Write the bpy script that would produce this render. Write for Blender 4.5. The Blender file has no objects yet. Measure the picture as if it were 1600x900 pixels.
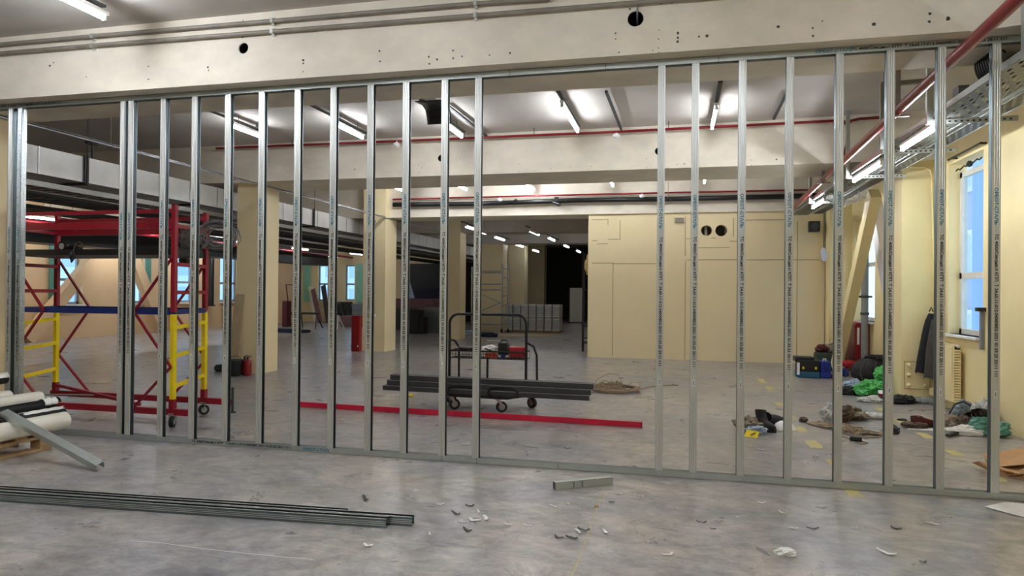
import bpy, bmesh, math, random
from mathutils import Vector, Matrix, noise
random.seed(7)
S = bpy.context.scene
COL = S.collection
PI = math.pi
V = Vector

# ---------------------------------------------------------------- camera
F, YAW, PITCH, ROLL, HC = 1070.0, math.radians(13.4), math.radians(0.36), 0.009, 1.32
fw = V((-math.sin(YAW) * math.cos(PITCH), math.cos(YAW) * math.cos(PITCH), math.sin(PITCH)))
r0 = V((math.cos(YAW), math.sin(YAW), 0)); u0 = r0.cross(fw)
rt = r0 * math.cos(ROLL) + u0 * math.sin(ROLL)
up = u0 * math.cos(ROLL) - r0 * math.sin(ROLL)
cd = bpy.data.cameras.new('camera'); cam = bpy.data.objects.new('camera', cd); COL.objects.link(cam)
cd.sensor_width = 36; cd.lens = F / 1600 * 36; cd.clip_end = 300; cd.clip_start = 0.05
R = Matrix((rt, up, -fw)).transposed()
cam.matrix_world = Matrix.Translation((0, 0, HC)) @ R.to_4x4()
S.camera = cam


def at(px, py, axis, val):
    """the point of the plane axis=val that shows at a place of the 1600x900 photograph"""
    d = fw + rt * ((px - 800) / F) - up * ((py - 450) / F)
    i = 'xyz'.index(axis)
    o = V((0, 0, HC))
    return o + d * ((val - o[i]) / d[i])


def fl(px, py, z=0.0):
    return at(px, py, 'z', z)


# ---------------------------------------------------------------- objects
ORG = {}


def tag(o, label=None, cat=None, group=None, kind=None):
    if label: o['label'] = label
    if cat: o['category'] = cat
    if group: o['group'] = group
    if kind: o['kind'] = kind
    return o


def thing(name, label, cat, loc, group=None):
    o = bpy.data.objects.new(name, None); COL.objects.link(o)
    o.empty_display_size = 0.1
    o.location = loc
    ORG[o.name] = V(loc)
    return tag(o, label, cat, group)


def dup(o, loc=None, rz=None, label=None, group=None, parent=None):
    c = o.copy(); COL.objects.link(c)
    if parent: c.parent = parent
    for ch in list(o.children): dup(ch, parent=c)
    if loc is not None: c.location = loc
    if rz is not None: c.rotation_euler.z = rz
    if label: c['label'] = label
    if group: c['group'] = group
    return c


def frame_of(d, hint=None):
    d = V(d).normalized()
    h = V(hint) if hint else (V((0, 0, 1)) if abs(d.z) < .9 else V((1, 0, 0)))
    a = h.cross(d).normalized()
    return a, d.cross(a).normalized()


class MB:
    def __init__(s):
        s.v = []; s.f = []; s.sm = []

    def add(s, vs, fs, smooth=False, M=None):
        n = len(s.v)
        for p in vs:
            p = V(p)
            s.v.append(M @ p if M else p)
        for f in fs:
            s.f.append([i + n for i in f]); s.sm.append(smooth)
        return s

    def box(s, x0, y0, z0, x1, y1, z1, M=None):
        vs = [(x, y, z) for z in (z0, z1) for y in (y0, y1) for x in (x0, x1)]
        return s.add(vs, [(0, 2, 3, 1), (4, 5, 7, 6), (0, 1, 5, 4), (1, 3, 7, 5), (3, 2, 6, 7), (2, 0, 4, 6)], M=M)

    def cbox(s, c, size, rz=0.0, M=None):
        a, b, h = [k / 2 for k in size]
        T = Matrix.Translation(c) @ Matrix.Rotation(rz, 4, 'Z')
        if M: T = Matrix.Translation(c) @ M
        return s.box(-a, -b, -h, a, b, h, T)

    def bar(s, p0, p1, w, h, hint=None, cap=True):
        """square bar from p0 to p1"""
        p0, p1 = V(p0), V(p1)
        a, b = frame_of(p1 - p0, hint)
        q = [(-w / 2, -h / 2), (w / 2, -h / 2), (w / 2, h / 2), (-w / 2, h / 2)]
        vs = [p0 + a * x + b * y for x, y in q] + [p1 + a * x + b * y for x, y in q]
        return s.add(vs, [(3, 2, 1, 0), (4, 5, 6, 7)] + [(i, (i + 1) % 4, (i + 1) % 4 + 4, i + 4) for i in range(4)])

    def cyl(s, p0, p1, r, n=14, r1=None, cap=True):
        p0, p1 = V(p0), V(p1); r1 = r if r1 is None else r1
        a, b = frame_of(p1 - p0)
        ring = lambda p, q: [p + (a * math.cos(t) + b * math.sin(t)) * q for t in [2 * PI * i / n for i in range(n)]]
        s.add(ring(p0, r) + ring(p1, r1), [(i, (i + 1) % n, (i + 1) % n + n, i + n) for i in range(n)], True)
        if cap:
            s.add(ring(p0, r), [list(range(n))[::-1]]); s.add(ring(p1, r1), [list(range(n))])
        return s

    def pipe(s, p0, p1, r, ri, n=20):
        """hollow pipe"""
        p0, p1 = V(p0), V(p1); a, b = frame_of(p1 - p0)
        ring = lambda p, q: [p + (a * math.cos(t) + b * math.sin(t)) * q for t in [2 * PI * i / n for i in range(n)]]
        s.add(ring(p0, r) + ring(p1, r), [(i, (i + 1) % n, (i + 1) % n + n, i + n) for i in range(n)], True)
        s.add(ring(p0, ri) + ring(p1, ri), [(i + n, (i + 1) % n + n, (i + 1) % n, i) for i in range(n)], True)
        s.add(ring(p0, r) + ring(p0, ri), [(i + n, (i + 1) % n + n, (i + 1) % n, i) for i in range(n)])
        s.add(ring(p1, r) + ring(p1, ri), [(i, (i + 1) % n, (i + 1) % n + n, i + n) for i in range(n)])
        return s

    def tube(s, pts, r, n=8, closed=False, rf=None):
        pts = [V(p) for p in pts]; m = len(pts)
        vs = []; a = None
        for i, p in enumerate(pts):
            if closed: d = pts[(i + 1) % m] - pts[i - 1]
            else: d = pts[min(i + 1, m - 1)] - pts[max(i - 1, 0)]
            if d.length < 1e-9: d = V((0, 0, 1))
            d.normalize()
            if a is None: a, b = frame_of(d)
            else:
                a = (a - d * a.dot(d))
                if a.length < 1e-6: a, b = frame_of(d)
                a.normalize(); b = d.cross(a)
            q = r if rf is None else r * rf(i / max(m - 1, 1))
            vs += [p + (a * math.cos(t) + b * math.sin(t)) * q for t in [2 * PI * k / n for k in range(n)]]
        fs = []
        for i in range(m if closed else m - 1):
            j = (i + 1) % m
            fs += [(i * n + k, i * n + (k + 1) % n, j * n + (k + 1) % n, j * n + k) for k in range(n)]
        s.add(vs, fs, True)
        if not closed:
            s.add(vs[:n], [list(range(n))[::-1]]); s.add(vs[-n:], [list(range(n))])
        return s

    def prism(s, prof, p0, p1, hint=None, ax=None, closed=True):
        """polygon profile (a,b) swept from p0 to p1; ax gives the two profile axes"""
        p0, p1 = V(p0), V(p1)
        a, b = ax if ax else frame_of(p1 - p0, hint)
        a, b = V(a), V(b); n = len(prof)
        vs = [p0 + a * x + b * y for x, y in prof] + [p1 + a * x + b * y for x, y in prof]
        fs = [(i, (i + 1) % n, (i + 1) % n + n, i + n) for i in range(n if closed else n - 1)]
        if closed: fs += [list(range(n))[::-1], list(range(n, 2 * n))]
        return s.add(vs, fs)

    def lathe(s, prof, c=(0, 0, 0), n=24, axis=None):
        c = V(c); ax = V(axis) if axis else V((0, 0, 1)); a, b = frame_of(ax)
        vs = []
        for r, h in prof:
            vs += [c + ax * h + (a * math.cos(t) + b * math.sin(t)) * r for t in [2 * PI * k / n for k in range(n)]]
        fs = []
        for i in range(len(prof) - 1):
            fs += [(i * n + k, i * n + (k + 1) % n, (i + 1) * n + (k + 1) % n, (i + 1) * n + k) for k in range(n)]
        return s.add(vs, fs, True)

    def blob(s, c, size, n=30, m=18, amp=.12, seed=0, M=None, flat=None):
        """lumpy crumpled body (cloth bundles, bags, paper)"""
        c = V(c); of = V((seed * 7.31, seed * 3.17, seed * 1.93)); n = max(n, 30); m = max(m, 18)
        vs = []
        for i in range(m + 1):
            th = PI * i / m
            for k in range(n):
                ph = 2 * PI * k / n
                u = V((math.sin(th) * math.cos(ph), math.sin(th) * math.sin(ph), math.cos(th)))
                q = 1 + amp * (1.3 * noise.noise(u * 1.3 + of) + 1.5 * (.22 - abs(noise.noise(u * 2.6 + of))) + 1.1 * (.2 - abs(noise.noise(u * 5.5 - of))) + .5 * noise.noise(u * 11 + of))
                p = V((u.x * size[0], u.y * size[1], u.z * size[2])) * q
                if M: p = M @ p
                p = p + c
                if flat is not None and p.z < flat: p.z = flat
                vs.append(p)
        fs = [(i * n + k, i * n + (k + 1) % n, (i + 1) * n + (k + 1) % n, (i + 1) * n + k) for i in range(m) for k in range(n)]
        return s.add(vs, [f[::-1] for f in fs], amp < .16)

    def sheet(s, fn, nu, nv, th=.0015):
        """thin solid sheet, fn(u,v)->point"""
        P = [[V(fn(i / nu, j / nv)) for j in range(nv + 1)] for i in range(nu + 1)]
        vs = []
        for sgn in (0, 1):
            for i in range(nu + 1):
                for j in range(nv + 1):
                    du = P[min(i + 1, nu)][j] - P[max(i - 1, 0)][j]; dv = P[i][min(j + 1, nv)] - P[i][max(j - 1, 0)]
                    nrm = du.cross(dv)
                    nrm = nrm.normalized() if nrm.length > 1e-12 else V((0, 0, 1))
                    vs.append(P[i][j] + nrm * (th * sgn))
        N = (nu + 1) * (nv + 1); ix = lambda i, j: i * (nv + 1) + j
        fs = []
        for i in range(nu):
            for j in range(nv):
                q = (ix(i, j), ix(i + 1, j), ix(i + 1, j + 1), ix(i, j + 1))
                fs.append(q[::-1]); fs.append(tuple(k + N for k in q))
        for i in range(nu):
            for j, fl_ in ((0, False), (nv, True)):
                q = (ix(i, j), ix(i + 1, j), ix(i + 1, j) + N, ix(i, j) + N); fs.append(q[::-1] if fl_ else q)
        for j in range(nv):
            for i, fl_ in ((0, True), (nu, False)):
                q = (ix(i, j), ix(i, j + 1), ix(i, j + 1) + N, ix(i, j) + N); fs.append(q[::-1] if fl_ else q)
        return s.add(vs, fs, True)

    def build(s, name, mat, parent=None, origin=None, bevel=0.0, auto=True):
        if parent is not None: org = ORG[parent.name]
        elif origin is not None: org = V(origin)
        else:
            xs = [p.x for p in s.v]; ys = [p.y for p in s.v]; zs = [p.z for p in s.v]
            org = V(((min(xs) + max(xs)) / 2, (min(ys) + max(ys)) / 2, min(zs)))
        me = bpy.data.meshes.new(name)
        me.from_pydata([tuple(p - org) for p in s.v], [], s.f)
        me.polygons.foreach_set('use_smooth', s.sm)
        me.materials.append(mat)
        me.update()
        o = bpy.data.objects.new(name, me); COL.objects.link(o)
        if parent is not None: o.parent = parent
        else: o.location = org
        ORG[o.name] = org
        if bevel:
            bm = bmesh.new(); bm.from_mesh(me)
            bmesh.ops.remove_doubles(bm, verts=bm.verts, dist=1e-6)
            es = [e for e in bm.edges if len(e.link_faces) == 2 and e.calc_face_angle(0) > .6]
            bmesh.ops.bevel(bm, geom=es, offset=bevel, segments=2, affect='EDGES', profile=.6)
            bm.to_mesh(me); bm.free()
        return o


def each(name, m, parent, mbs, **k):
    """every piece its own part"""
    return [b.build(name, M[m], parent, **k) for b in mbs]


def struct(name, mb, mat, label=None, parent=None):
    o = mb.build(name, mat, parent)
    if parent is None: tag(o, label or name.replace('_', ' '), kind='structure')
    return o


def cut(o, cutter_mb):
    """real holes through a solid"""
    c = cutter_mb.build('hole_cutter', o.data.materials[0], origin=(0, 0, 0))
    md = o.modifiers.new('b', 'BOOLEAN'); md.object = c; md.operation = 'DIFFERENCE'; md.solver = 'EXACT'
    bpy.context.view_layer.update()
    dg = bpy.context.evaluated_depsgraph_get()
    me = bpy.data.meshes.new_from_object(o.evaluated_get(dg))
    o.modifiers.clear(); o.data = me
    bpy.data.objects.remove(c)


# ---------------------------------------------------------------- materials
def lin(c):
    f = lambda x: x / 12.92 if x <= .04045 else ((x + .055) / 1.055) ** 2.4
    return tuple(f(k / 255) for k in c) + (1.0,)


def mat(name, col, rough=.5, metal=0.0, var=.08, scale=6.0, bump=0.0, bscale=40.0, stretch=None, col2=None, spec=.5, rvar=0.0, trans=0.0, emit=None, es=0.0, alpha=1.0):
    m = bpy.data.materials.new(name); m.use_nodes = True
    nt = m.node_tree; b = nt.nodes['Principled BSDF']
    c = lin(col)
    b.inputs['Roughness'].default_value = rough; b.inputs['Metallic'].default_value = metal
    b.inputs['Specular IOR Level'].default_value = spec
    tc = nt.nodes.new('ShaderNodeTexCoord'); mp = nt.nodes.new('ShaderNodeMapping')
    geo = nt.nodes.new('ShaderNodeNewGeometry')
    nt.links.new(geo.outputs['Position'], mp.inputs['Vector'])
    if stretch: mp.inputs['Scale'].default_value = stretch
    nz = nt.nodes.new('ShaderNodeTexNoise'); nz.inputs['Scale'].default_value = scale; nz.inputs['Detail'].default_value = 6
    nz.inputs['Roughness'].default_value = .62
    nt.links.new(mp.outputs[0], nz.inputs['Vector'])
    rp = nt.nodes.new('ShaderNodeValToRGB'); rp.color_ramp.elements[0].position = .3; rp.color_ramp.elements[1].position = .7
    lo = lin(col2) if col2 else tuple(k * (1 - var) for k in c[:3]) + (1,)
    hi = c if col2 else tuple(min(1, k * (1 + var)) for k in c[:3]) + (1,)
    rp.color_ramp.elements[0].color = lo; rp.color_ramp.elements[1].color = hi
    nt.links.new(nz.outputs['Fac'], rp.inputs['Fac']); nt.links.new(rp.outputs[0], b.inputs['Base Color'])
    if rvar:
        mr = nt.nodes.new('ShaderNodeMapRange'); mr.inputs['To Min'].default_value = max(.02, rough - rvar); mr.inputs['To Max'].default_value = rough + rvar
        nt.links.new(nz.outputs['Fac'], mr.inputs['Value']); nt.links.new(mr.outputs[0], b.inputs['Roughness'])
    if bump:
        n2 = nt.nodes.new('ShaderNodeTexNoise'); n2.inputs['Scale'].default_value = bscale; n2.inputs['Detail'].default_value = 4
        nt.links.new(geo.outputs['Position'], n2.inputs['Vector'])
        bp = nt.nodes.new('ShaderNodeBump'); bp.inputs['Strength'].default_value = bump; bp.inputs['Distance'].default_value = .01
        nt.links.new(n2.outputs['Fac'], bp.inputs['Height']); nt.links.new(bp.outputs[0], b.inputs['Normal'])
    if trans: b.inputs['Transmission Weight'].default_value = trans
    if alpha < 1: b.inputs['Alpha'].default_value = alpha
    if emit:
        b.inputs['Emission Color'].default_value = lin(emit); b.inputs['Emission Strength'].default_value = es
    return m


def floor_mat():
    m = bpy.data.materials.new('polished_concrete'); m.use_nodes = True
    nt = m.node_tree; N = nt.nodes.new; L = nt.links.new; b = nt.nodes['Principled BSDF']
    geo = N('ShaderNodeNewGeometry')

    def noise(scale, det, st=(1, 1, 1), dist=0.0, rot=0.0):
        mp = N('ShaderNodeMapping'); mp.inputs['Scale'].default_value = st; mp.inputs['Rotation'].default_value = (0, 0, rot)
        L(geo.outputs['Position'], mp.inputs['Vector'])
        n = N('ShaderNodeTexNoise'); n.inputs['Scale'].default_value = scale; n.inputs['Detail'].default_value = det
        n.inputs['Roughness'].default_value = .65; n.inputs['Distortion'].default_value = dist
        L(mp.outputs[0], n.inputs['Vector']); return n.outputs['Fac']

    def ramp(fac, a, c, pa, pc):
        r = N('ShaderNodeValToRGB'); e = r.color_ramp.elements
        e[0].position, e[1].position = pa, pc; e[0].color, e[1].color = a, c
        L(fac, r.inputs['Fac']); return r.outputs[0]

    def mix(kind, f, a, c):
        x = N('ShaderNodeMix'); x.data_type = 'RGBA'; x.blend_type = kind
        if isinstance(f, float): x.inputs[0].default_value = f
        else: L(f, x.inputs[0])
        L(a, x.inputs[6]); L(c, x.inputs[7]); return x.outputs[2]
    base = ramp(noise(.55, 5, dist=.6), lin((152, 151, 152)), lin((184, 174, 161)), .38, .62)
    blue = ramp(noise(.8, 4, dist=.4), lin((140, 142, 148)), lin((178, 170, 158)), .4, .6)
    c = mix('MIX', .45, base, blue)
    w = (1, 1, 1, 1)
    c = mix('MULTIPLY', .9, c, ramp(noise(3.2, 10, (1, 1.25, 1), 1.2, .35), (.56, .56, .57, 1), (1.15, 1.15, 1.15, 1), .32, .66))
    c = mix('MULTIPLY', .85, c, ramp(noise(13, 8, (.7, 1.1, 1), .8, .2), (.62, .61, .6, 1), (1.1, 1.1, 1.1, 1), .32, .62))
    c = mix('MULTIPLY', .5, c, ramp(noise(60, 3), (.78, .78, .78, 1), (1.12, 1.12, 1.12, 1), .35, .65))
    c = mix('MULTIPLY', .75, c, ramp(noise(2.2, 4, (.35, 2.2, 1), 2.0, 1.1), w, (.5, .5, .52, 1), .63, .72))
    L(c, b.inputs['Base Color'])
    mr = N('ShaderNodeMapRange'); mr.inputs['To Min'].default_value = .19; mr.inputs['To Max'].default_value = .42
    L(noise(2.2, 5, (1, 1, 1), .6), mr.inputs['Value']); L(mr.outputs[0], b.inputs['Roughness'])
    b.inputs['Specular IOR Level'].default_value = .5
    bp = N('ShaderNodeBump'); bp.inputs['Strength'].default_value = .03; bp.inputs['Distance'].default_value = .003
    L(noise(9, 5), bp.inputs['Height']); L(bp.outputs[0], b.inputs['Normal'])
    return m


def emis(name, col, s):
    m = bpy.data.materials.new(name); m.use_nodes = True; nt = m.node_tree
    for n in list(nt.nodes): nt.nodes.remove(n)
    e = nt.nodes.new('ShaderNodeEmission'); o = nt.nodes.new('ShaderNodeOutputMaterial')
    e.inputs['Color'].default_value = lin(col); e.inputs['Strength'].default_value = s
    nt.links.new(e.outputs[0], o.inputs['Surface']); return m


def glass_mat():
    m = bpy.data.materials.new('window_glass'); m.use_nodes = True; nt = m.node_tree
    for n in list(nt.nodes): nt.nodes.remove(n)
    t = nt.nodes.new('ShaderNodeBsdfTransparent'); t.inputs['Color'].default_value = (.86, .93, .97, 1)
    g = nt.nodes.new('ShaderNodeBsdfGlossy'); g.inputs['Roughness'].default_value = .03
    f = nt.nodes.new('ShaderNodeValue'); f.outputs[0].default_value = .05
    x = nt.nodes.new('ShaderNodeMixShader'); o = nt.nodes.new('ShaderNodeOutputMaterial')
    nt.links.new(f.outputs[0], x.inputs[0]); nt.links.new(t.outputs[0], x.inputs[1]); nt.links.new(g.outputs[0], x.inputs[2])
    nt.links.new(x.outputs[0], o.inputs['Surface']); return m


M = dict(
    floor=floor_mat(),
    ceil=mat('painted_ceiling', (196, 190, 182), .8, var=.08, scale=1.6, bump=.15, bscale=25),
    beam=mat('painted_concrete_beam', (228, 219, 202), .7, var=.12, scale=2.2, bump=.2, bscale=18, stretch=(1, 1, 1.6)),
    beige=mat('beige_wall_paint', (236, 219, 176), .55, var=.035, scale=1.0, bump=.05, bscale=60),
    yellow_wall=mat('cream_wall_paint', (232, 214, 160), .55, var=.05, scale=2.0, bump=.1, bscale=30),
    warm_lit_wall=mat('warm_lit_paint', (228, 194, 150), .6, var=.04, scale=1.0),  # warm light of the left bay is put into this colour
    dark_wall=mat('unlit_wall', (60, 58, 54), .8),  # darkness of the far passage is put into the wall colour
    seam=mat('panel_seam', (150, 132, 92), .8),
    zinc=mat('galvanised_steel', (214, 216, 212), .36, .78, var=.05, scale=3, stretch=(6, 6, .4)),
    zinc_shaded=mat('shaded_steel', (118, 132, 136), .3, 1.0, var=.08, scale=3, stretch=(6, 6, .4)),  # darker copy of the zinc, with the shade of open cavities in its colour
    spangle=mat('spangled_zinc', (196, 204, 206), .3, .9, var=.16, scale=90, rvar=.12),
    zinc_dull=mat('dull_galvanised_steel', (186, 192, 188), .42, .7, var=.06, scale=3),
    ink=mat('black_print', (28, 30, 28), .7),
    ink_blue=mat('blue_print', (20, 118, 140), .7),
    white=mat('white_plastic', (235, 235, 232), .45),
    off=mat('off_white', (222, 218, 206), .55, var=.05),
    tube=emis('lit_tube', (240, 246, 255), 30.0),
    tube_tray=emis('lit_tray_tube', (244, 248, 255), 22.0),
    tube_mid=emis('lit_tube_mid', (244, 248, 255), 15.0),
    tube_left=emis('lit_tube_left', (244, 248, 255), 8.0),
    tube_strong=emis('lit_short_tube', (244, 248, 255), 32.0),
    led=emis('lit_led', (244, 248, 255), 3.5),
    black=mat('black_plastic', (22, 22, 24), .45),
    blacksteel=mat('black_painted_steel', (30, 30, 32), .38, .2, var=.2, scale=30),
    darkgrey=mat('dark_grey', (58, 59, 60), .55, var=.15),
    gray=mat('mid_grey', (128, 130, 132), .5),
    conduit=mat('grey_conduit', (142, 135, 124), .5, .1, var=.2, scale=8),
    red=mat('red_gloss_pipe', (128, 20, 30), .32, var=.12, scale=5),
    redscaf=mat('red_scaffold_paint', (146, 20, 38), .4, var=.15, scale=20),
    redbar=mat('crimson_bar', (206, 26, 62), .35, var=.08),
    yellow=mat('yellow_scaffold_paint', (244, 214, 22), .4, var=.06, scale=20),
    blue=mat('blue_scaffold_paint', (24, 44, 110), .4, var=.1),
    rubber=mat('black_rubber', (20, 20, 20), .7),
    wood=mat('pallet_wood', (168, 138, 100), .7, var=.2, scale=4, stretch=(1, 14, 14)),
    ply=mat('board_face', (186, 168, 132), .6, var=.1),
    card=mat('brown_cardboard', (196, 152, 108), .75, var=.06, scale=8),
    card_dark=mat('worn_cardboard', (168, 128, 88), .8, var=.1, scale=8),
    pvc=mat('cream_pipe', (226, 222, 206), .4, var=.04),
    foil=mat('white_film', (235, 233, 226), .4, var=.06, bump=.5, bscale=30),
    duct=mat('duct_insulation_foil', (205, 205, 202), .45, .25, var=.12, scale=2, bump=.3, bscale=12),
    tray=mat('cable_tray_steel', (140, 140, 136), .4, .7, var=.1, scale=20),
    cable=mat('black_cable', (24, 24, 26), .5),
    rope=mat('tan_cord', (150, 130, 104), .7, var=.3, scale=60),
    board_grey=mat('grey_panel', (128, 138, 142), .5, var=.12, scale=5, stretch=(1, 1, 30)),
    board_mauve=mat('mauve_board_edge', (128, 92, 96), .7, var=.25, scale=3, stretch=(1, 1, 40)),
    pack=mat('wrapped_insulation', (176, 178, 178), .45, var=.18, scale=9, bump=.3, bscale=30),
    alu=mat('aluminium', (178, 180, 182), .35, .8, var=.1),
    green_bag=mat('green_plastic_bag', (84, 178, 92), .35, var=.3, scale=12, bump=.5, bscale=40),
    paper=mat('white_paper', (228, 226, 222), .7, var=.05, scale=20),
    teal=mat('turquoise_film', (150, 214, 190), .45, var=.1, scale=6),
    teal_bag=mat('teal_bag', (86, 142, 126), .5, var=.35, scale=22),
    radiator=mat('cream_radiator', (238, 220, 166), .4, var=.02),
    winframe=mat('window_frame_grey', (150, 156, 164), .45),
    winframe_w=mat('window_frame_white', (216, 214, 204), .45),
    glass=glass_mat(),
    tape=mat('yellow_floor_tape', (206, 190, 112), .6, col2=(168, 158, 118), var=.3, scale=25),
    jacket=mat('black_jacket', (26, 25, 27), .8, var=.3, scale=12, bump=.6, bscale=30),
    jacket2=mat('charcoal_jacket', (66, 62, 58), .85, var=.2, scale=12, bump=.6, bscale=30),
    navy=mat('navy_cloth', (24, 40, 62), .8),
    cab_red=mat('red_cabinet', (140, 20, 28), .4, var=.1),
    maroon=mat('maroon_panel', (86, 26, 32), .4, var=.2),
    bluecase=mat('blue_case', (30, 52, 150), .45),
    tealcase=mat('teal_tool', (36, 92, 120), .5),
    tarp=mat('dark_blue_tarp', (12, 18, 36), .6, var=.3),
    facade=mat('pale_facade', (186, 194, 222), .8, var=.05, scale=.5),
    facade_w=mat('white_facade_trim', (236, 238, 244), .7),
    facade_b=mat('blue_facade_panel', (150, 184, 228), .5, var=.1, scale=.6, stretch=(4, 4, .2)),
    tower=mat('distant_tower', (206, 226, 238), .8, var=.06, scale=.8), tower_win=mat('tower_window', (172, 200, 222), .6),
    brown=mat('brown_cloth', (122, 100, 84), .85, col2=(52, 42, 38), var=.3, scale=22, bump=.6, bscale=30),
    khaki=mat('khaki_cloth', (176, 160, 140), .85, col2=(70, 58, 50), var=.3, scale=20, bump=.6, bscale=30),
    boot=mat('black_boot', (44, 42, 40), .7, col2=(18, 18, 18), scale=18, var=.3, bump=.4),
    gloves=mat('white_cloth', (224, 222, 216), .8, col2=(150, 150, 148), var=.12, scale=24, bump=.5),
    bluecloth=mat('pale_blue_bag', (190, 208, 230), .5, col2=(120, 136, 156), var=.1, scale=20, bump=.4),
    greencloth=mat('dark_green_bag', (52, 66, 54), .7, var=.3),
    yellowpack=mat('yellow_packet', (228, 200, 40), .5, var=.1),
    redtool=mat('red_tool', (176, 24, 36), .45),
    scuff=mat('dark_scuff', (112, 110, 108), .5, col2=(140, 136, 132), scale=20),
    strutw=mat('pale_strut', (214, 212, 216), .6, var=.05),
    wire=mat('grey_wire', (120, 118, 116), .4, .4),
    amber=mat('amber_brown', (190, 160, 110), .6),  # plain brown for the frayed bundle
    bottle=mat('clear_bottle', (214, 222, 228), .15, var=.05, trans=.7),
)
# ================================================================ the setting
CZ = 3.58
struct('floor', MB().box(-15.8, -5.2, -.15, 3.6, 26.7, 0).box(-9.2, 26.7, -.15, 3.6, 36, 0), M['floor'], 'grey polished concrete floor of the empty hall')
struct('ceiling', MB().box(-15.8, -5.2, CZ, 3.6, 26.7, 3.75).box(-9.2, 26.7, CZ, 3.6, 36, 3.75), M['ceil'], 'pale painted concrete ceiling slab')
struct('wall_front', MB().box(-15.8, -5.4, 0, 3.6, -5.2, CZ), M['beige'], 'cream wall behind the photographer')
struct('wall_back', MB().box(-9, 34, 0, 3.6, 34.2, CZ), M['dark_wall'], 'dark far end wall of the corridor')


def wall_with_windows(name, x0, x1, y0, y1, wins, m, label, axis='x'):
    mb = MB()
    cur = y0
    for a, b, z0, z1 in wins:
        mb.box(x0, cur, 0, x1, a, CZ); mb.box(x0, a, 0, x1, b, z0); mb.box(x0, a, z1, x1, b, CZ); cur = b
    mb.box(x0, cur, 0, x1, y1, CZ)
    if axis == 'y': mb.v = [V((p.y, p.x, p.z)) for p in mb.v]; mb.f = [f[::-1] for f in mb.f]
    return struct(name, mb, m, label)


WR = [(8.18, 9.13, .88, 2.88), (12.2, 13.5, .88, 2.66)]
wall_with_windows('wall_right', 3.16, 3.35, -5.2, 36, WR, M['yellow_wall'], 'cream plaster side wall with tall windows')
WL = [(14.36, 15.24, .9, 2.62), (16.6, 17.5, .9, 2.62), (18.85, 19.65, .9, 2.62), (20.95, 22.0, .9, 2.62)]
wall_with_windows('wall_left', -15.72, -15.5, -5.2, 26.7, WL, M['warm_lit_wall'], 'warm lit side wall with windows beyond the scaffold')
WB = [(-15.3, -14.85 + -.2, .9, 2.45), (-14.78, -14.32, .9, 2.4), (-13.52, -13.08, .92, 2.4)]
wall_with_windows('wall_rear', 26.4, 26.62, -15.5, -9.0, [(-15.42, -15.3 + .1, .9, 2.45)] + WB[1:], M['beige'], 'far end wall with narrow windows', 'y')
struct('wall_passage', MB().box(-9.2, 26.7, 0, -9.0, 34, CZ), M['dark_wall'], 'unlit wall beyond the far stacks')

wn = [0]


def window(c0, c1, axis, pos, z0, z1, mull, fm='winframe', fw_=.05, label='', depth=.06):
    wn[0] += 1
    fr = MB(); pn = MB()
    P = (lambda a, d, z: (pos + d, a, z)) if axis == 'x' else (lambda a, d, z: (a, pos + d, z))

    def bx(a0, a1, b0, b1, d0=0, d1=depth, mb=fr):
        p, q = P(a0, d0, b0), P(a1, d1, b1)
        mb.box(min(p[0], q[0]), min(p[1], q[1]), b0, max(p[0], q[0]), max(p[1], q[1]), b1)
    bx(c0, c0 + fw_, z0, z1); bx(c1 - fw_, c1, z0, z1); bx(c0, c1, z0, z0 + fw_); bx(c0, c1, z1 - fw_, z1)
    for zz in mull: bx(c0, c1, zz - .035, zz + .035)
    w = struct('window_%d' % wn[0], fr, M[fm], label)
    g = MB(); bx(c0 + fw_ * .5, c1 - fw_ * .5, z0 + fw_ * .5, z1 - fw_ * .5, depth * .4, depth * .4 + .006, g)
    g.build('pane', M['glass'], w)
    return w


window(8.18, 9.13, 'x', 3.28, .88, 2.78, [1.56], 'winframe_w', .06, 'tall window above the cream radiator')
window(12.2, 13.5, 'x', 3.3, .88, 2.66, [1.86], 'winframe_w', .06, 'window behind the diagonal struts')
for k, (a, b, z0, z1) in enumerate(WL):
    window(a, b, 'x', -15.7, z0, z1, [1.55], 'winframe', .06, ['window behind the left end of the scaffold', 'window half hidden by the slanted brace beyond the scaffold', 'window seen between the red scaffold posts', 'window beside the nearest cream column'][k])
window(-15.42, -15.2, 'y', 26.5, .9, 2.45, [1.6], 'winframe', .05, 'narrow window in the far corner')
window(-14.78, -14.32, 'y', 26.5, .9, 2.4, [1.6], 'winframe', .05, 'narrow window behind the leaning boards')
window(-13.52, -13.08, 'y', 26.5, .92, 2.4, [1.6], 'winframe', .05, 'narrow window nearest the second column')

# arched head over the window behind the struts
mb = MB()
pts = [(12.2 + 1.3 * i / 16, 2.66 - .34 + .34 * math.sin(PI * i / 16)) for i in range(17)]
for (a, za), (b, zb) in zip(pts, pts[1:]):
    mb.add([(x, y, z) for x in (3.2, 3.42) for y, z in ((a, za), (b, zb), (b, 2.68), (a, 2.68))], [(0, 1, 2, 3), (7, 6, 5, 4), (0, 4, 5, 1), (1, 5, 6, 2), (2, 6, 7, 3), (3, 7, 4, 0)])
struct('trim_1', mb, M['yellow_wall'], 'arched head of the window behind the struts')
struct('trim_2', MB().box(3.1, 8.2, .855, 3.3, 9.14, .88), M['white'], 'white sill of the window above the radiator')
struct('trim_3', MB().box(3.1, 12.2, .855, 3.3, 13.4, .88), M['white'], 'white sill behind the diagonal struts')
# sills left
for k, (a, b, z0, z1) in enumerate(WL):
    struct('trim_%d' % (4 + k), MB().box(-15.55, a - .04, z0 - .05, -15.36, b + .04, z0), M['off'], 'pale window sill on the warm lit wall')

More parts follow.
